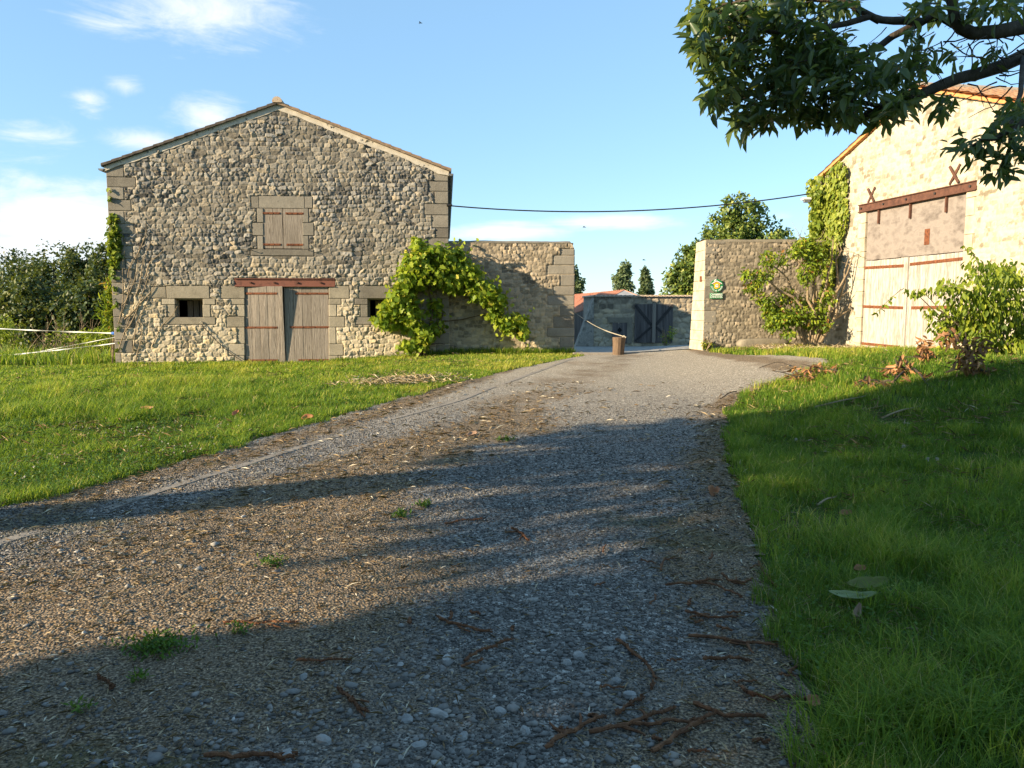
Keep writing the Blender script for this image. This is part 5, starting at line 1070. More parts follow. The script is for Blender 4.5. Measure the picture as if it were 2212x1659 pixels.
# ================================================================== THE TREES BESIDE THE CAMERA (out of view; they throw the long shadows)
nq = np.array([-.44, .898]); dq = np.array([.898, .44])
def on(q, s): return nq * q + dq * s
def conifer(q, s, H, z0, R0, n, label, L=.34, tr=.35, top=.12, power=1.0, tq=None):
    xy = on(q, s); b = np.array([xy[0], xy[1], float(gz(*xy))]); t1 = empty('conifer_tree', b, label, 'tree', 'conifers beside the drive')
    o_ = np.array([*(nq * ((tq if tq else q) - q)), 0]); mb = MB(); mb.tube([b + o_ + [0, 0, -.3], b + o_ + [0, 0, 2.0], b + o_ + [0, 0, 4.3], b + o_ * .5 + [0, 0, 6], b + [0, 0, H]], [tr, tr * .95, tr * .85, tr * .6, .05], 10); mb.build('trunk', M['bark'], t1)
    z = z0 + (H - z0) * rng.random(n) ** 1.15; rad = R0 * (1 - ((z - z0) / (H - z0)) ** power * (1 - top)); a = rng.random(n) * 6.283; rr = rad * (.45 + .55 * rng.random(n) ** .5)
    P = b + np.stack([rr * np.cos(a), rr * np.sin(a), z], 1); D = np.stack([np.cos(a), np.sin(a), -.35 + 0 * a], 1) + rng.normal(size=(n, 3)) * .35; N = np.array([0, 0, 1.0]) + rng.normal(size=(n, 3)) * .6
    l = L * (.7 + .6 * rng.random(n)); leaf_obj('crown', [leaves(P, D, N, l, l * .5, T_CARD)], M['lf_conifer'], t1)
conifer(.6, -9.5, 10.5, .1, 3.2, 26000, 'tall dense conifer hedging the drive behind the camera, nearest of the three', top=.75, power=2.0)
conifer(-4.6, -8, 10, .3, 3.2, 14000, 'dense conifer behind the camera on the near side of the tallest hedge conifer', top=.5, power=1.6)
conifer(4.95, -9.8, 11, 4.85, 3.9, 20000, 'tall conifer on a bare lower trunk left of the camera', top=.1, power=.65, tr=.40, tq=6.75)
# ================================================================== GRASS
def blades(name, P, hgt, wid, lean, rnd, mat, label=None):
    n = len(P); a = rng.random(n) * 6.283; d_ = np.stack([np.cos(a), np.sin(a), 0 * a], 1); s_ = np.stack([-np.sin(a), np.cos(a), 0 * a], 1)
    up = np.array([0, 0, 1.0]); k = lean[:, None]; h = hgt[:, None]; w = wid[:, None]
    V = np.stack([P - s_ * w * .5, P + s_ * w * .5, P + up * h * .55 + d_ * k * h * .3 - s_ * w * .42, P + up * h * .55 + d_ * k * h * .3 + s_ * w * .42, P + up * h * (1 - .25 * k) + d_ * k * h], 1)
    f = np.array([(0, 1, 3), (0, 3, 2), (2, 3, 4)]); F = (f[None] + (np.arange(n) * 5)[:, None, None]).reshape(-1, 3)
    return V.reshape(-1, 3), F, np.repeat(np.clip(rnd, 0, 1), 5)
def scatter(poly, n, dens, rag=0.0):               # points in a polygon with a density that falls with distance
    pa = np.array(poly); lo = pa.min(0); hi = pa.max(0); out = []; got = 0
    while got < n:
        X = rng.uniform(lo[0], hi[0], 200000); Y = rng.uniform(lo[1], hi[1], 200000); k = inpoly(X + rag * (fbm(X * 3.1, Y * 3.1, 201, 3) - .5), Y + rag * (fbm(X * 3.1, Y * 3.1, 202, 3) - .5), poly) & (rng.random(200000) < dens(X, Y)); X, Y = X[k], Y[k]; out.append(np.stack([X, Y], 1)); got += len(X)
    return np.concatenate(out)[:n]
bc = BF.T(0, 0, 0); be = BF.T(U1, 0, 0); we = WF.T(wu1, 0, 0)
PL = [tuple(p) for p in LAWN_L] + [(we[0] + .1, we[1]), (we[0], we[1] - .02), (be[0], be[1] - .02), (bc[0], bc[1] - .02), (bc[0] - .02, 27), (-22, 27), (-22, 3)]
ff = RF.T(0, 0, .03); fe = RF.T(ru1, 0, .03); ge = GF.T(gu0 + .1, 0, .05)
PR = [tuple(p) for p in LAWN_R] + [(ge[0], ge[1])] + [(ff[0], ff[1])] + [(fe[0], fe[1]), (12, 12), (9, 3), (3, .4)]
def lawn(name, poly, n, label, hbase, dry, seed, yref):
    P = scatter(poly, n, lambda X, Y: sm(.16, .42, fbm(X * 1.7, Y * 1.7, seed + 9, 3)) * np.clip(1.0 / (1 + (np.hypot(X, Y) / yref) ** 2) * 1.6, 0, 1) * (np.abs(X) < Y * .75 + 2.0), .5); X, Y = P[:, 0], P[:, 1]; d_ = np.hypot(X, Y)
    nz = fbm(X * .8, Y * .8, seed, 3); n2 = fbm(X * 2.6, Y * 2.6, seed + 3, 3); sc = np.clip(d_ / 5, .9, 4.2)
    h = hbase(X, Y) * (.55 + .9 * rng.random(n)) * (.45 + 1.1 * nz) * (.45 + 1.1 * n2); w = .0042 * sc * (.7 + .6 * rng.random(n))
    rn = .30 + .5 * (nz - .5) + .85 * (n2 - .5) + rng.normal(0, .15, n) + dry(X, Y)
    st = rng.random(n) < .05 + .16 * dry(X, Y); rn = np.where(st, rng.uniform(.88, 1, n), np.minimum(rn, .9))
    o = leaf_obj(name, [blades(name, np.stack([X, Y, gz(X, Y) - .005], 1), h, w, .25 + .75 * rng.random(n), rn, None)], M['grass']); tag(o, label, 'grass', kind='stuff')
lawn('lawn_grass', PL, 190000, 'sunlit lawn in front of the grey barn', lambda X, Y: .085 * (1 + .9 * sm(.35, .7, fbm(X * .35, Y * .35, 91, 2)) * sm(-2, -6, X)) * (1 - .3 * sm(14, 19, Y)) , lambda X, Y: -.01 + .26 * sm(9, 17, Y) + .13 * sm(-5, -1, X), 101, 7.0)
lawn('lawn_grass', PR, 190000, 'shaded lawn on the right of the drive', lambda X, Y: .115 + 0 * X, lambda X, Y: .12 + .18 * sm(11, 17, Y), 131, 5.0)
q = scatter([tuple(p) for p in LAWN_L[1:12]] + [(-3, 15), (-12, 15), (-9, 6)], 15000, lambda X, Y: np.clip((5 / Y) ** 2, 0, 1) * (Y * .72 > -X - 1) * sm(.42, .62, fbm(X * .7, Y * .7, 141, 3)), .3); X, Y = q[:, 0], q[:, 1]; n = len(q)
tag(leaf_obj('clover_leaves', [leaves(np.stack([X, Y, gz(X, Y) + .02 + .05 * rng.random(n)], 1), rsph(n) * [1, 1, .3], rsph(n) * .6 + [0, 0, 1], .02 * np.clip(Y / 6, .9, 1.8) * (.7 + .6 * rng.random(n)), .017 * np.clip(Y / 6, .9, 1.8), T_CARD)], M['lf_weed']), 'low clover leaves in the left lawn', 'clover', kind='stuff')
q = scatter([tuple(p) for p in LAWN_R[1:14]] + [(6, 9), (5, 4), (3, 1)], 5000, lambda X, Y: np.clip((3.5 / Y) ** 2, 0, 1) * (Y * .75 > X - .5) * sm(.5, .66, fbm(X * .9, Y * .9, 142, 3)), .3); X, Y = q[:, 0], q[:, 1]; n = len(q)
tag(leaf_obj('clover_leaves', [leaves(np.stack([X, Y, gz(X, Y) + .03 + .05 * rng.random(n)], 1), rsph(n) * [1, 1, .3], rsph(n) * .6 + [0, 0, 1], .022 * (.7 + .6 * rng.random(n)), .018, T_CARD)], M['lf_weed']), 'low clover leaves in the shaded lawn', 'clover', kind='stuff')
# longer tufts on the right lawn and tall weeds by the tapes
P = []; 
for x, y, n, r_ in [(2120, 1120, 420, .32), (2180, 1060, 260, .3), (2050, 1240, 260, .25), (1960, 1010, 200, .3), (1900, 1320, 200, .16), (2150, 1450, 350, .25), (2050, 1560, 320, .22), (1880, 1560, 160, .14), (1780, 1030, 140, .25), (1900, 1150, 160, .25)] + [(rng.uniform(1660, 2212), rng.uniform(900, 1650), 70, rng.uniform(.08, .2)) for k_ in range(46)]:
    if x < 1600 + (y - 1100) * .33: continue
    c = gp(x, y); P.append(np.stack([c[0] + rng.normal(size=n) * r_ * .5, c[1] + rng.normal(size=n) * r_ * .5], 1))
P = np.concatenate(P); n = len(P)
tag(leaf_obj('grass_tufts', [blades('t', np.stack([P[:, 0], P[:, 1], gz(P[:, 0], P[:, 1])], 1), .10 + .14 * rng.random(n), .004 + .002 * rng.random(n), .5 + .6 * rng.random(n), rng.normal(.5, .16, n), None)], M['grass']), 'longer grass tufts in the shaded lawn', 'grass', kind='stuff')
n = 2600; X = rng.uniform(-17, -11.2, n); Y = 21.0 + rng.random(n) * 2.6
tag(leaf_obj('tall_grass', [blades('t', np.stack([X, Y, gz(X, Y)], 1), .25 + .4 * rng.random(n) ** 2, .018 + .01 * rng.random(n), .2 + .5 * rng.random(n), rng.normal(.5, .25, n), None)], M['grass']), 'tall unmown grass under the white fence tapes', 'grass', kind='stuff')
n = 5200; X = np.concatenate([BF.T(rng.random(3200) * U1, 0, .06 + .12 * rng.random(3200))[:, 0], WF.T(rng.random(2000) * wu1, 0, .06 + .2 * rng.random(2000))[:, 0]])
Y = np.concatenate([BF.T(rng.random(3200) * 0, 0, .0)[:, 1] + (X[:3200] - BF.O[0]) * math.tan(R(4.9)) - .05 - .16 * rng.random(3200), WF.O[1] + (X[3200:] - WF.O[0]) * math.tan(R(3)) - .05 - .3 * rng.random(2000)])
kd = ~((X > bx(528, 780)[0] - 11.05) & (X < bx(712, 780)[0] - 11.0) & (rng.random(n) < .7))
X, Y = X[kd], Y[kd]; n = len(X)
tag(leaf_obj('wall_foot_grass', [blades('t', np.stack([X, Y, gz(X, Y)], 1), .07 + .16 * rng.random(n) * np.where(X > -3, 1.3, .6), .012 + .008 * rng.random(n), .3 + .5 * rng.random(n), rng.normal(.5, .2, n), None)], M['grass']), 'rough grass along the foot of the barn and yard wall', 'grass', kind='stuff')
q = scatter(PR, 5200, lambda X, Y: np.clip(1.0 / (1 + (np.hypot(X, Y) / 6) ** 2) * 1.6, 0, 1) * (np.abs(X) < Y * .75 + 1) * sm(.45, .6, fbm(X * 1.1, Y * 1.1, 151, 3)), .3); q = np.concatenate([q, scatter(PL, 2600, lambda X, Y: np.clip(1.0 / (1 + (np.hypot(X, Y) / 8) ** 2) * 1.6, 0, 1) * (np.abs(X) < Y * .75 + 1) * sm(.48, .62, fbm(X * .9, Y * .9, 152, 3)), .3)]); X, Y = q[:, 0], q[:, 1]; n = len(q); a = rng.random(n) * 6.28; d_ = np.hypot(X, Y)
tag(leaf_obj('dead_thatch', [leaves(np.stack([X, Y, gz(X, Y) + .02 + .05 * rng.random(n)], 1), np.stack([np.cos(a), np.sin(a), rng.normal(.15, .3, n)], 1), rsph(n) + [0, 0, 1], (.04 + .07 * rng.random(n)) * np.clip(d_ / 6, .9, 1.8), rng.uniform(.35, 1, n) * .0042 * np.clip(d_ / 5, .9, 2.2), T_CARD, np.clip(rng.normal(.5, .2, n), 0, 1))], M['litter']), 'dead brown grass stalks among the green of the lawns', 'thatch', kind='stuff')
# clover heads
P = np.concatenate([np.array([gp(x + rng.normal() * 30, y + rng.normal() * 12)[:2] for k in range(nn_)]) for x, y, nn_ in [(300, 940, 16), (370, 935, 9), (200, 945, 9), (500, 925, 8), (130, 1000, 8), (330, 985, 10), (430, 975, 8), (60, 1040, 5), (760, 830, 12), (900, 825, 8)]]); n = len(P)
c = np.stack([P[:, 0], P[:, 1], gz(P[:, 0], P[:, 1]) + .07 + .04 * rng.random(n)], 1); q = np.repeat(c, 7, 0)
tag(leaf_obj('clover_flowers', [leaves(q, rsph(len(q)), rsph(len(q)), .012, .012, T_CARD)], M['flower']), 'small white clover heads scattered in the left lawn', 'flowers', kind='stuff')

# ================================================================== GRAVEL, LITTER, TWIGS, LEAVES
def icos():
    bm = _bm.new(); _bm.ops.create_icosphere(bm, subdivisions=1, radius=1); V = np.array([v.co[:] for v in bm.verts]); F = np.array([[v.index for v in f.verts] for f in bm.faces]); bm.free(); return V, F
IV, IF = icos(); OV = np.array([(1, 0, 0), (0, 1, 0), (-1, 0, 0), (0, -1, 0), (0, 0, 1), (0, 0, -1.0)]); OF = np.array([(0, 1, 4), (1, 2, 4), (2, 3, 4), (3, 0, 4), (1, 0, 5), (2, 1, 5), (3, 2, 5), (0, 3, 5)])
def pebbles(P, r, tm, rnd, flat=.6):
    tv, tf = tm; n = len(P); k = len(tv); a = rng.random(n) * 6.283; c_, s_ = np.cos(a), np.sin(a)
    T_ = tv[None] * (1 + .30 * rng.normal(size=(n, k, 1)).clip(-1.3, 1.3)) * np.stack([np.ones(n), rng.uniform(.55, 1, n), rng.uniform(.35, 1, n) * flat], 1)[:, None]
    X = T_[..., 0] * c_[:, None] - T_[..., 1] * s_[:, None]; Y = T_[..., 0] * s_[:, None] + T_[..., 1] * c_[:, None]
    V = P[:, None] + np.stack([X, Y, T_[..., 2]], -1) * r[:, None, None]
    return V.reshape(-1, 3), (tf[None] + (np.arange(n) * k)[:, None, None]).reshape(-1, 3), np.repeat(rnd, k)
m, t = newmat('gravel_stones'); r_ = t.attr('rnd'); v = t.coord(); n_ = t.noise(v, 90, 4, .6)
c = t.ramp(r_, [(0, (.028, .026, .023)), (.4, (.12, .113, .102)), (.72, (.235, .225, .206)), (.88, (.36, .345, .31)), (.95, (.32, .23, .155)), (1, (.54, .53, .49))]); c = t.mix(t.math('MULTIPLY', n_, .5), c, (.07, .07, .06)); finish(t, c, .85, n_, .4, .004, .25); M['pebble'] = m
def on_drive(n, dens, y1): 
    q = scatter([(-7, 1.6), (4.6, 1.6), (5.5, y1), (-7, y1)], n * 2, dens); q = q[inpoly(q[:, 0], q[:, 1], DRIVE) & (np.abs(q[:, 0]) < q[:, 1] * .72 + .6)]; return q[:n]
q = on_drive(120000, lambda X, Y: np.clip((3.2 / np.maximum(Y, 2.0)) ** 2.4, 0, 1) * (1 - .85 * litter_f(X, Y)), 12); X, Y = q[:, 0], q[:, 1]; d_ = np.hypot(X, Y)
wb = 1 - .5 * sm(.45, .65, fbm(X * .9 + 4, Y * .9, 53, 4))
r = (.0036 + .004 * rng.random(len(q)) ** 2) * np.clip(d_ / 3.6, .9, 2.0); rn = np.clip(rng.normal(.36, .24, len(q)), 0, .95)
G1 = pebbles(np.stack([X, Y, gz(X, Y) + .012 + r * .25], 1), r, (OV, OF), rn, .75)
q = on_drive(9000, lambda X, Y: np.clip((2.8 / np.maximum(Y, 2.0)) ** 2.2, 0, 1) * (.15 + .85 * sm(.42, .62, fbm(X * .8 + 4, Y * .8, 54, 3))) * (1 - .7 * litter_f(X, Y)), 8.5); X, Y = q[:, 0], q[:, 1]
r = .007 + .014 * rng.random(len(q)) ** 3; G2 = pebbles(np.stack([X, Y, gz(X, Y) + .012 + r * .2], 1), r, (IV, IF), np.clip(rng.normal(.62, .17, len(q)), 0, 1), .62)
q = on_drive(420, lambda X, Y: np.clip((2.6 / np.maximum(Y, 2.0)) ** 2.2, 0, 1) * (.1 + .9 * sm(.45, .6, fbm(X * .8 + 4, Y * .8, 54, 3))), 6.0); X, Y = q[:, 0], q[:, 1]
r = .014 + .02 * rng.random(len(q)) ** 2; G3 = pebbles(np.stack([X, Y, gz(X, Y) + .012 + r * .15], 1), r, (IV, IF), np.clip(rng.normal(.74, .12, len(q)), 0, 1), .55)
tag(leaf_obj('gravel', [G1, G2, G3], M['pebble']), 'loose grey gravel and pale pebbles strewn over the drive', 'gravel', kind='stuff')
q = on_drive(17000, lambda X, Y: np.clip((5.0 / np.maximum(Y, 2.0)) ** 1.7, 0, 1) * np.clip(litter_f(X, Y) * 1.3 + .06, 0, 1), 15); X, Y = q[:, 0], q[:, 1]; n = len(q); d_ = np.hypot(X, Y)
a = rng.normal(.5, 1.1, n); D = np.stack([np.cos(a), np.sin(a), rng.normal(0, .22, n)], 1); l = (.016 + .03 * rng.random(n) + .07 * rng.random(n) ** 6) * np.clip(d_ / 5, .9, 2); 
G = leaves(np.stack([X, Y, gz(X, Y) + .019 + .012 * rng.random(n)], 1), D, rsph(n) * .5 + [0, 0, 1.0], l, np.minimum(l * rng.uniform(.12, .42, n), .0085 * np.clip(d_ / 4, .9, 3)), T_CARD, np.clip(np.where(rng.random(n) < .62, rng.normal(.2, .15, n), rng.normal(.72, .2, n)), 0, 1))
tag(leaf_obj('straw_litter', [G], M['litter']), 'straw and needle litter lying along the drive', 'litter', kind='stuff')
n = 1100; c = gp(862, 828); q = np.stack([c[0] + rng.normal(size=n) * .55, c[1] + rng.normal(size=n) * .35], 1); c2 = gp(1660, 755); q2 = np.stack([rng.uniform(6.6, 9.2, 2600), rng.uniform(19.6, 21.6, 2600)], 1); q = np.concatenate([q, q2]); n = len(q)
a = rng.random(n) * 6.28; D = np.stack([np.cos(a), np.sin(a), rng.normal(.1, .3, n)], 1); l = .06 + .14 * rng.random(n)
tag(leaf_obj('straw_litter', [leaves(np.stack([q[:, 0], q[:, 1], gz(q[:, 0], q[:, 1]) + .06 + .04 * rng.random(n)], 1), D, rsph(n) + [0, 0, 1], l, .014, T_CARD, np.clip(rng.normal(.8, .12, n), 0, 1))], M['litter']), 'dry cuttings and straw lying on the lawns near the walls', 'litter', kind='stuff')
# fallen sticks below the shrub
for i, (xa, ya, xb, yb, r_) in enumerate([(1650, 742, 1790, 752, .022), (1700, 748, 1850, 742, .018), (1760, 755, 1885, 760, .02), (1640, 730, 1700, 750, .015)]):
    A = gp(xa, ya); A = np.array([A[0], min(A[1], 20.6), 0]); Bq = gp(xb, yb); Bq = np.array([min(Bq[0], 8.9), min(Bq[1], 19.8), 0]); P = A + (Bq - A) * np.linspace(0, 1, 7)[:, None]; P[:, 1] += rng.normal(size=7) * .03; P[:, 2] = gz(P[:, 0], P[:, 1]) + .08 + .02 * np.sin(np.arange(7))
    mb = MB(); mb.tube(P, np.linspace(r_, r_ * .5, 7), 5)
    for j in (2, 4): L_, rr_ = limb(P[j], (P[j] - P[j - 1]) + rsph(1)[0] * .1, .35, r_ * .5, 4, .12); mb.tube(L_, rr_, 4)
    tag(mb.build('cut_branch', M['stick']), 'pale cut branch lying in the cuttings below the pruned shrub', 'branch', 'cut branches below the shrub')
# conifer twigs on the gravel
TW = [((1490, 1385), (1600, 1400), (1678, 1408), .011, ''), ((1330, 1395), (1385, 1430), (1420, 1480), .010, ''), ((945, 1345), (1010, 1372), (1060, 1376), .010, ''), ((1000, 1440), (1050, 1410), (1105, 1395), .010, ''), ((1275, 1600), (1370, 1580), (1450, 1545), .012, ''), ((1370, 1582), (1440, 1575), (1515, 1570), .010, ''), ((1410, 1640), (1480, 1590), (1540, 1560), .012, ''), ((1500, 1535), (1570, 1575), (1650, 1560), .012, ''), ((1560, 1250), (1585, 1280), (1620, 1262), .010, ''), ((1500, 1265), (1560, 1275), (1600, 1300), .009, ''), ((1440, 1275), (1500, 1268), (1555, 1262), .009, ''), ((1640, 1225), (1655, 1260), (1680, 1280), .010, ''), ((730, 1500), (765, 1530), (790, 1555), .010, ''), ((640, 1440), (690, 1440), (760, 1437), .008, ''), ((440, 1650), (560, 1648), (640, 1652), .012, ''), ((210, 1470), (235, 1490), (245, 1500), .008, ''), ((480, 1355), (540, 1358), (640, 1356), .009, ''), ((1330, 1560), (1345, 1540), (1390, 1520), .009, ''), ((1600, 1500), (1640, 1530), (1700, 1522), .011, ''), ((1480, 1330), (1530, 1352), (1590, 1345), .010, ''), ((1105, 1150), (1125, 1158), (1140, 1175), .012, ''), ((960, 1140), (1000, 1130), (1040, 1130), .010, ''), ((1180, 1630), (1240, 1590), (1300, 1565), .012, ''), ((1520, 1440), (1560, 1430), (1620, 1440), .011, '')]
for k in range(34):
    x = rng.uniform(1380, 1720) if k < 24 else rng.uniform(850, 1400); y = rng.uniform(1190, 1655); e = (1600 + (y - 1200) * .33) if k < 24 else 9999
    x = min(x, e + 40); L_ = 20 + 45 * rng.random() * (y / 1659) ** 2; a = rng.uniform(-.5, .5) + (1.2 if rng.random() < .25 else 0); TW.append(((x, y), (x + L_ * .5 * math.cos(a) + rng.normal() * 6, y - L_ * .3 * math.sin(a)), (x + L_ * math.cos(a), y - L_ * .6 * math.sin(a)), .006 + .005 * rng.random(), 's'))
for i, (a, b, c, r_, _) in enumerate(TW):
    A, Bq, C = gp(*a), gp(*b), gp(*c); s_ = np.linspace(0, 1, 15)[:, None]; P = A * (1 - s_) ** 2 + Bq * 2 * s_ * (1 - s_) + C * s_ ** 2; P[:, :2] += rng.normal(size=(15, 2)) * .004; P[:, 2] = gz(P[:, 0], P[:, 1]) + .018 + r_ * .8 + .01 * np.abs(np.sin(np.arange(15) * .4 + i))
    r_ *= .82; mb = MB(); mb.tube(P, r_ * (.75 + .35 * (np.arange(15) % 2)) * np.linspace(1, .7, 15), 6)
    if i % 2 == 0:
        for j in ((5, 9) if not _ else ()): L_, rr_ = limb(P[j], (P[j] - P[j - 1]) / .03 + np.array([rng.normal(), rng.normal(), .1]) * .8, .10, r_ * .7, 5, .15); L_[:, 2] = gz(L_[:, 0], L_[:, 1]) + .026; mb.tube(L_, rr_ * (.8 + .3 * (np.arange(6) % 2)) + .002, 5)
    o = mb.build('conifer_twig', M['twig'])
    P_ = np.array(o.data.vertices[0].co); n_ = len(P); V = []; 
    if _: tag(o, 'rust brown scaly conifer twig lying on the gravel', 'twig', 'conifer twigs on the gravel'); continue
    tt = rng.integers(0, 15, 130); dd = rsph(130); pos = P[tt] + (P[np.minimum(tt + 1, 14)] - P[tt]) * rng.random((130, 1)); ax = unit(np.gradient(P, axis=0))[tt]
    tag(o, 'rust brown scaly conifer twig lying on the gravel', 'twig', 'conifer twigs on the gravel')
    sc_ = leaves(pos + dd * r_ * .5, ax * 1.2 + dd, dd, .013, .006, T_CARD); me = nmesh(*sc_[:2], {'rnd': sc_[2]}); link('scales', me, M['twig'], o)
for i, (a, b, c, r_) in enumerate([((1765, 1110), (1790, 1108), (1808, 1083), .008), ((1760, 890), (1840, 880), (1870, 862), .012), ((1905, 915), (1950, 905), (1985, 885), .012), ((1930, 835), (1950, 820), (1958, 805), .02), ((1972, 805), (1985, 825), (2005, 838), .018), ((1700, 795), (1680, 790), (1640, 800), .012), ((1590, 855), (1575, 862), (1555, 868), .012)]):
    A, Bq, C = gp(*a), gp(*b), gp(*c); s_ = np.linspace(0, 1, 9)[:, None]; P = A * (1 - s_) ** 2 + Bq * 2 * s_ * (1 - s_) + C * s_ ** 2; P[:, 2] = gz(P[:, 0], P[:, 1]) + .07 + .03 * np.sin(np.arange(9) * .5)
    mb = MB(); mb.tube(P, np.linspace(r_, r_ * .6, 9), 6); tag(mb.build('stick', M['stick'] if i in (0, 1, 2) else M['bark_dark']), 'bare stick lying in the shaded grass' if i in (0, 1, 2) else 'dark broken stick on the lawn edge near the wilted branches', 'stick', 'pale sticks in the grass' if i in (0, 1, 2) else 'dark sticks near the wilted branches')
# single fallen leaves
def curl(name, x, y, L, W_, mat, label, yaw, cup=.6, lift=.03, tilt=0.3, grp=None, roll=.45):
    c = gp(x, y); nu, nv = 9, 7; V = []
    for i in range(nu):
        a_ = i / (nu - 1); wd = W_ * math.sin(math.pi * (a_ * .92 + .04)) ** .7
        for j in range(nv):
            b_ = j / (nv - 1) - .5; px_ = (a_ - .5) * L; py_ = b_ * wd * (1 + .06 * math.sin(i * 3.1)); pz_ = cup * wd * (2 * b_) ** 2 * .5 + tilt * L * (a_ - .5) ** 2 * 2 + .004 * math.sin(i * 5 + j * 2) + .003 * ((i + j) % 2)
            X_ = px_ * math.cos(yaw) - py_ * math.sin(yaw); Y_ = px_ * math.sin(yaw) + py_ * math.cos(yaw); V.append((c[0] + X_, c[1] + Y_ * math.cos(roll) - pz_ * math.sin(roll), c[2] + lift + Y_ * math.sin(roll) + pz_ * math.cos(roll)))
    F = [(i * nv + j, i * nv + j + 1, (i + 1) * nv + j + 1, (i + 1) * nv + j) for i in range(nu - 1) for j in range(nv - 1)]
    me = nmesh(np.array(V), np.array(F), {'rnd': np.random.default_rng(int(x)).uniform(.3, .9) + 0 * np.arange(len(V))}, True); o = link(name, me, M[mat]); tag(o, label, 'leaf', grp)
    s_ = o.modifiers.new('thick', 'SOLIDIFY'); s_.thickness = .0012; return o
M['lf_orange'] = leaf_mat('orange_dry_leaf', [(0, (.28, .12, .05)), (1, (.46, .21, .10))], .25); M['lf_tan'] = leaf_mat('tan_dry_leaf', [(0, (.3, .19, .12)), (1, (.42, .28, .19))], .2); M['lf_olive'] = leaf_mat('olive_leaf', [(0, (.14, .15, .04)), (1, (.24, .25, .07))], .3); M['lf_pale'] = leaf_mat('pale_green_leaf', [(0, (.26, .31, .14)), (1, (.34, .40, .19))], .25)
curl('fallen_leaf', 1540, 1072, .13, .10, 'lf_orange', 'curled brown leaf on the gravel by the right lawn edge', 1.2, 1.3, .02)
curl('fallen_leaf', 1756, 1535, .06, .055, 'lf_orange', 'fan shaped brown leaf where gravel meets grass in the near right', .4, .5, .035)
curl('fallen_leaf', 1855, 1258, .075, .05, 'lf_orange', 'orange crinkled leaf lying on top of the near grass', .2, .8, .075)
curl('fallen_leaf', 1848, 1355, .10, .04, 'lf_tan', 'tan ribbed leaf standing in the grass below the pale green leaf', 1.0, .7, .06, .8)
curl('fallen_leaf', 1668, 1365, .08, .08, 'lf_olive', 'olive rounded leaf on the lawn edge left of the pale green leaf', 1.4, .6, .03, .6)
curl('fallen_leaf', 1838, 1322, .25, .055, 'lf_pale', 'long pale green leaf lying in the near grass', -.05, .4, .085, .25)
curl('fallen_leaf', 1870, 1300, .24, .085, 'lf_olive', 'large dull green leaf just behind the long pale one', .15, .6, .09, .25)
curl('fallen_leaf', 1825, 1125, .11, .06, 'lf_brown', 'dark brown leaf sunk in the middle of the shaded grass', .2, .7, .05)
curl('fallen_leaf', 665, 912, .17, .12, 'lf_orange', 'large brown leaf at the edge of the left lawn by the drive', .3, .9, .04)
curl('fallen_leaf', 1020, 945, .15, .08, 'lf_tan', 'pale dry leaf on the sunlit gravel in the middle of the drive', .5, .8, .03)
curl('fallen_leaf', 320, 897, .2, .08, 'lf_brown', 'brown leaf lying far out in the left lawn', .0, .8, .09)
curl('fallen_leaf', 510, 906, .14, .08, 'lf_orange', 'orange leaf in the lawn left of the large brown one', 1.3, .8, .08)
# near pale stones, one by one
for i, (x, y, sx_, sy_) in enumerate([(965, 1432, .034, .020), (1250, 1425, .032, .024), (1225, 1440, .018, .02), (1330, 1480, .022, .02), (1360, 1510, .03, .018), (945, 1550, .045, .022), (880, 1562, .028, .022), (1080, 1545, .026, .022), (905, 1620, .028, .022), (620, 1640, .026, .02), (865, 1445, .025, .016), (655, 1470, .022, .015), (1345, 1385, .03, .014), (1135, 1590, .022, .018), (700, 1610, .034, .02), (1000, 1600, .022, .018)]):
    c = gp(x, y); o = lump('loose_stone', (c[0], c[1], c[2] + .016), (sx_, sy_ * 1.0, .013 + .4 * sy_ * rng.random()), M['pale_stone'], 50 + i, 2, .16, .35, rng.random() * 3); o.data.polygons.foreach_set('use_smooth', np.zeros(len(o.data.polygons), bool))
    tag(o, 'pale flat stone pressed into the near gravel', 'stone', 'pale stones in the near gravel')
# weeds in the gravel
for i, (x, y, r_, n, lb) in enumerate([(340, 1408, .15, 420, 'largest mat of green weeds growing in the near gravel'), (865, 1120, .07, 70, 'small green weed tuft in the middle of the drive'), (915, 1098, .06, 50, 'tiny bright weed right of the middle tuft'), (590, 1225, .09, 90, 'weed patch on the sunlit strip at the left of the drive'), (175, 1545, .05, 40, 'little weed rosette in the bottom left gravel'), (520, 1372, .05, 40, 'small yellow green weed right of the largest weed mat'), (300, 1478, .05, 45, 'pale leafy sprig below the largest weed mat'), (1095, 955, .12, 60, 'faint green weeds on the litter near the middle of the drive'), (1640, 1115, .0, 0, '')]):
    if not n: continue
    c = gp(x, y); t0 = empty('gravel_weed', c, lb, 'weed'); q = c + np.stack([rng.normal(size=n) * r_ * .5, rng.normal(size=n) * r_ * .38, .015 + .035 * rng.random(n)], 1)
    leaf_obj('foliage', [leaves(q, rsph(n) + [0, 0, .5], rsph(n) * .6 + [0, 0, 1], .028 * (.6 + .8 * rng.random(n)) * (c[1] / 3.5) ** .5, .012 * (c[1] / 3.5) ** .5, T_LEAF)], M['lf_weed'], t0)
    mb = MB(); [mb.tube([c + [0, 0, 0], p_], [.002, .001], 3) for p_ in q[:20]]; mb.build('stems', M['bark_pale'], t0)
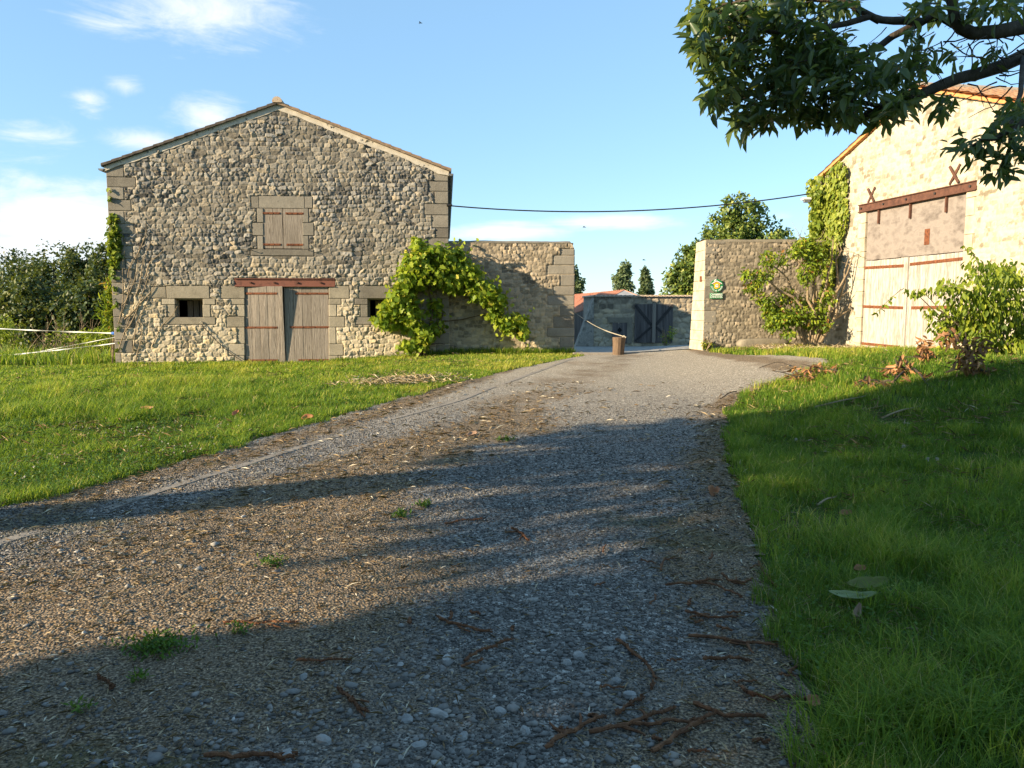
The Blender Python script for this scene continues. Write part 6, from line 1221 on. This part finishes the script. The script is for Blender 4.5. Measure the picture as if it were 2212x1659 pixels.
# wilted brown branches on the right lawn
for x, y, top_, n, spread, lb in [(2096, 815, 98, 190, .29, 'tallest clump of wilted brown leaves on a cut branch, before the bush'), (2000, 785, 50, 85, .19, 'middle clump of wilted brown leaves standing before the bleached door'), (1945, 812, 38, 60, .22, 'low wilted branch left of the standing brown clumps'), (1722, 826, 22, 80, .34, 'wilted brown branch at the lawn edge where the gravel bends'), (1785, 812, 20, 50, .24, 'small wilted tuft right of the one at the gravel bend'), (1900, 838, 18, 36, .5, 'scattered wilted leaves lying in front of the low branch')]:
    c = gp(x, y); t0 = empty('wilted_branch', c, lb, 'branch', 'wilted brown branches on the right lawn'); mb = MB(); H = top_ / 1661 * c[1]
    tip = c + [-.05, .1, H]; mb.tube([c + [.25, -.15, .02], c + [.1, -.05, .12], (c + tip) / 2, tip], [.02, .02, .014, .006], 6); P, r_ = limb(c + [0, 0, .1], (-1, .1, .1), .45, .012, 6, .12); mb.tube(P, r_, 5); mb.build('stem', M['bark_dark'], t0)
    nc = 5; cc = np.array([[rng.normal() * spread * .42, rng.normal() * spread * .3, H * (.12 + .8 * j / (nc - 1))] for j in range(nc)]); w_ = rng.integers(0, nc, n)
    q = c + cc[w_] + rng.normal(size=(n, 3)) * np.array([.30, .25, .22]) * spread; a_ = rng.random(n) * 6.28
    D = np.stack([.9 * np.cos(a_), .9 * np.sin(a_), -.7 + 0 * a_], 1) + rng.normal(size=(n, 3)) * .5
    q[:, 2] = np.maximum(q[:, 2], c[2] + .1); leaf_obj('dead_leaves', [leaves(q, D, rsph(n) + [0, -.6, 0], .16 * (.6 + .6 * rng.random(n)), .05, T_LEAF)], M['lf_brown'], t0)
# white flowers on the right lawn
for x, y, r_, lb in [(2002, 1014, .022, 'white flower head standing in the shaded lawn, left of a pair'), (2022, 1014, .022, 'white flower head standing in the shaded lawn, right of a pair'), (1950, 985, .022, 'single white flower head behind the white pair'), (1718, 968, .02, 'small white flower head near the lawn edge')]:
    c = gp(x, y); t0 = empty('lawn_flower', c, lb, 'flower', 'white flowers in the shaded lawn'); mb = MB(); mb.tube([c, c + [.005, 0, .1]], .002, 4); mb.build('stem', M['lf_weed'], t0)
    n = 40; leaf_obj('petals', [leaves(np.repeat((c + [.005, 0, .10])[None], n, 0), rsph(n) + [0, 0, .4], rsph(n), r_, r_ * .5, T_CARD)], M['flower'], t0)
print('objects', len(bpy.data.objects), 'polys', sum(len(o.data.polygons) for o in bpy.data.objects if o.type == 'MESH'))
